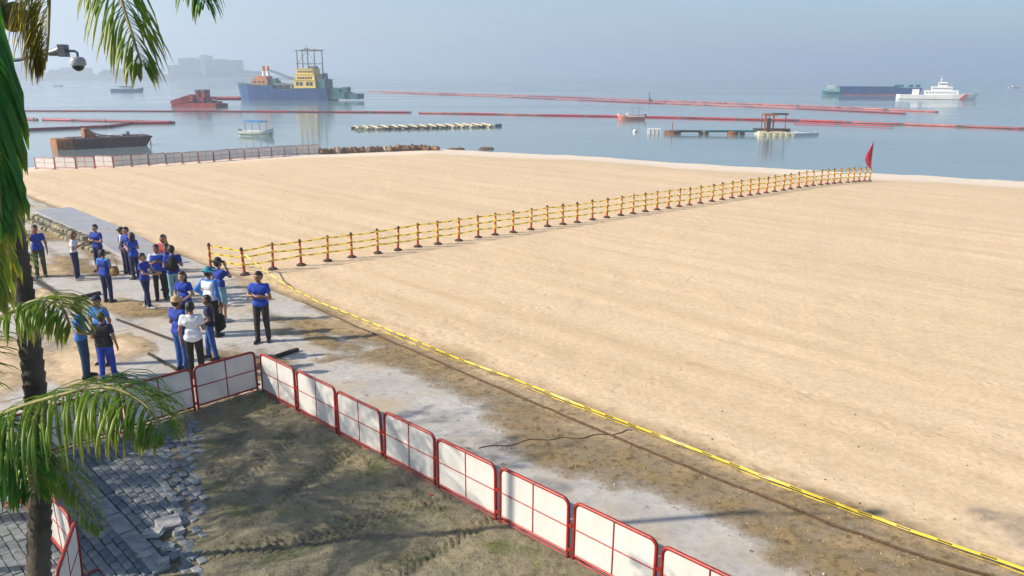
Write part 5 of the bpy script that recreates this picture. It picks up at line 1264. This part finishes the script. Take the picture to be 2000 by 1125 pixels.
# lower palm whose crown is just outside the left edge
c2_ = A(-95, 860, 6.4)
G1 = ([c2_, A(-10, 815, 6.2), A(95, 778, 6.1), A(205, 757, 6.0), A(280, 788, 5.9), A(325, 850, 5.8)], dict(mat=FGREEN, leaf=.72, pairs=125, droop=1.5, seed=7, wid=.024, fwd=.5))
G2 = ([c2_, A(-30, 660, 6.5), A(40, 600, 6.4), A(90, 586, 6.3), A(122, 602, 6.2), A(138, 640, 6.2)], dict(mat=FLIME, leaf=.50, pairs=80, droop=1.3, seed=8, wid=.022, start=.3, fwd=.7))
G3 = ([c2_, A(0, 880, 6.6), A(95, 900, 6.7), A(150, 945, 6.7), A(195, 1035, 6.7)], dict(mat=FGREEN, leaf=.40, pairs=70, droop=1.4, seed=9, wid=.018, start=.3, fwd=.7))
G4 = ([c2_, A(-40, 830, 6.1), A(20, 850, 6.0), A(55, 900, 6.0), A(70, 960, 6.0)], dict(mat=FDEEP, leaf=.55, pairs=70, droop=1.8, seed=10, wid=.026, start=.25, fwd=.6))
palm((c2_.x - .25, c2_.y - .1, 0), c2_, .13, .11, 'short coconut palm at the left with fronds arching over the barriers', 22, 5, (G1, G2, G3, G4), lambda a: a < 1.35 or a > 5.1, .8)
# palms further left, out of the picture, that shade the mud and the paving
for i, (x, y, h, sc_) in enumerate(((-10.6, 10.2, 4.1, 1.0), (-12.2, 12.2, 4.5, .95))):
    palm((x, y, 0), (x + .3, y + .2, h), .15, .12, '%s coconut palm of the row left of the paving, outside the view' % ordinal(i), 26, 20 + i, scale=sc_)

# ------------------------------------------------------------------ surveillance camera on its pole
CAMM = M('camera_grey', (.14, .16, .20), .4); CAMW = M('camera_pale_grey', (.42, .44, .46), .35); d0 = 9.0
pole = A(-260, 125, d0); cc = empty('security_camera', (pole.x, pole.y, 0), 0, 'grey dome security camera on a bent arm left of the hanging frond', 'camera')
o0 = Vector((pole.x, pole.y, 0))
MB().cyl((0, 0, 0), (0, 0, pole.z + .4), .07, .055, 12).build('pole', CAMM, cc)
MB().tube([Vector((0, 0, pole.z)), A(35, 117, d0) - o0, A(97, 103, d0) - o0], .022, 8).build('arm', CAMM, cc)
a, b = A(95, 104, d0) - o0, A(118, 99, d0) - o0; q = MB(); q.cyl(a, b, .03, .06, 8); q.build('cone', CAMM, cc); MB().box(A(124, 99, d0) - o0, (.075, .11, .135)).build('junction_box', CAMM, cc)
MB().tube([A(128, 99, d0) - o0, A(146, 100, d0) - o0, A(151, 103, d0) - o0, A(152, 114, d0) - o0], .014, 8).build('gooseneck', CAMM, cc)
c = A(152, 122, d0) - o0; q = MB(); rings = []
for z, r in ((.062, .02), (.058, .06), (.03, .082), (-.02, .086), (-.035, .08)): rings.append([c + Vector((math.cos(2 * math.pi * k / 14) * r, math.sin(2 * math.pi * k / 14) * r, z)) for k in range(14)])
q.loft(rings); hs = q.build('housing', CAMW, cc); MB().ball(c + Vector((0, 0, -.035)), .066, 14, 9, (1, 1, .95)).build('dome', M('smoked_dome', (.02, .05, .05), .08), cc)
# ------------------------------------------------------------------ uncountable small stuff on the ground
def scatter(name, spots, mats, mk, label=None):
    for k, m_ in enumerate(mats):
        V = []; F = []
        for p, sz, rz in spots[k::len(mats)]:
            vs_, fs_ = mk(sz, rz); b = len(V); V += [tuple(Vector(v) + p) for v in vs_]; F += [tuple(i + b for i in f) for f in fs_]
        me = bpy.data.meshes.new(name); me.from_pydata(V, [], F); me.update(); tag(link(name, me, None, m_), kind='stuff')
r10 = random.Random(99)
def pebble(sz, rz):
    c, s = math.cos(rz), math.sin(rz); vs_ = []
    for x, y, z in ((1, 0, 0), (-1, 0, 0), (0, 1, 0), (0, -1, 0), (.2, .1, .7), (0, 0, -.4)):
        x *= r10.uniform(.6, 1.2); y *= r10.uniform(.5, 1.0); vs_.append(((x * c - y * s) * sz, (x * s + y * c) * sz, z * sz))
    return vs_, [(0, 2, 4), (2, 1, 4), (1, 3, 4), (3, 0, 4), (2, 0, 5), (1, 2, 5), (3, 1, 5), (0, 3, 5)]
def leaf_(sz, rz):
    c, s = math.cos(rz), math.sin(rz); L = sz; w = sz * .28; h = sz * .2
    return [(x * c - y * s, x * s + y * c, z) for x, y, z in ((-L, 0, 0), (0, w, h), (L, 0, h * .6), (0, -w, h), (0, 0, h * .3))], [(0, 4, 1), (4, 2, 1), (0, 3, 4), (4, 3, 2)]
def blade(sz, rz):
    c, s = math.cos(rz), math.sin(rz); vs_ = []; fs_ = []
    for k in range(3):
        a = rz + k * 2.1; dx, dy = math.cos(a) * sz * .5, math.sin(a) * sz * .5; w = sz * .07; b = len(vs_)
        vs_ += [(-w * math.sin(a), w * math.cos(a), 0), (w * math.sin(a), -w * math.cos(a), 0), (dx * .5, dy * .5, sz * .7), (dx, dy, sz * .85)]; fs_ += [(b, b + 1, b + 2), (b + 1, b + 3, b + 2)]
    return vs_, fs_
sp = []
so_ = np.array([r10.uniform(-18, 10) for _ in range(5200)]); to_ = np.array([9.0 + abs(r10.gauss(0, 1)) * 2.6 for _ in range(5200)])
xo, yo = xy(so_, to_); zo = beach_h(xo, yo)               # clods and shell grit over the near sand, denser along the dirty edge
for x, y, z in zip(xo.tolist(), yo.tolist(), zo.tolist()):
    if z < -0.01: continue
    sp.append((Vector((x, y, max(z, 0))), r10.uniform(.006, .016) * (2.0 if r10.random() < .07 else 1), r10.uniform(0, 6)))
scatter('sand_clods', sp, (M('clod_brown', (.24, .17, .09), .95), M('clod_pale', (.62, .52, .40), .9), M('clod_dark', (.12, .09, .05), .95)), pebble)
sp = []
for _ in range(2600):
    s0 = r10.uniform(-14.9, 2); t0 = r10.uniform(2.0, 7.0); x, y = xy(s0, t0)
    if t0 < float(mud_edge(s0)) - .1: continue
    sp.append((Vector((x, y, in_mud(x, y))), r10.uniform(.008, .024), r10.uniform(0, 6)))
scatter('mud_gravel', sp, (M('gravel_grey', (.30, .29, .26), .9), M('gravel_brown', (.16, .12, .075), .95)), pebble)
sp = []
for _ in range(420):
    s0 = r10.uniform(-14.9, 2); t0 = r10.uniform(1.5, 11.0); x, y = xy(s0, t0)
    z = in_mud(x, y) if t0 < 7.2 else max(0, bz(x, y))
    sp.append((Vector((x, y, max(z, .0) + .012)), r10.uniform(.025, .06), r10.uniform(0, 6)))
scatter('leaf_litter', sp, (M('dead_leaf', (.26, .14, .05), .8), M('yellow_leaf', (.40, .30, .07), .7)), leaf_)
sp = []
for _ in range(700):
    if r10.random() < .6: s0 = r10.uniform(-14.8, 1); t0 = 6.95 - abs(r10.gauss(0, .22)); n_ = vnoise(np.array([s0 * 1.3]), np.array([3.3]), 8)[0]
    else: s0 = r10.uniform(-14.8, -4); t0 = r10.uniform(4.2, 6.8); n_ = vnoise(np.array([s0 * 1.1]), np.array([t0 * 1.1]), 9)[0]
    if n_ < .08: continue
    x, y = xy(s0, t0); sp.append((Vector((x, y, in_mud(x, y) - .005)), r10.uniform(.04, .10), r10.uniform(0, 6)))
scatter('grass_tufts', sp, (M('grass_green', (.11, .19, .03), .7), M('grass_olive', (.19, .20, .05), .8)), blade)
# ------------------------------------------------------------------ haze over the bay
hz = MB(); hz.box((0, 2200, 47), (9000, 5400, 112))
haze = hz.build('haze', None); tag(haze, kind='stuff')
hm = bpy.data.materials.new('haze'); hm.use_nodes = True; nt = hm.node_tree
nt.nodes.remove(nt.nodes['Principled BSDF']); pv = nt.nodes.new('ShaderNodeVolumePrincipled')
pv.inputs['Color'].default_value = (0.82, 0.89, 0.98, 1); pv.inputs['Density'].default_value = 0.0009; pv.inputs['Anisotropy'].default_value = 0.55
nt.links.new(pv.outputs[0], nt.nodes['Material Output'].inputs['Volume'])
haze.data.materials.append(hm)
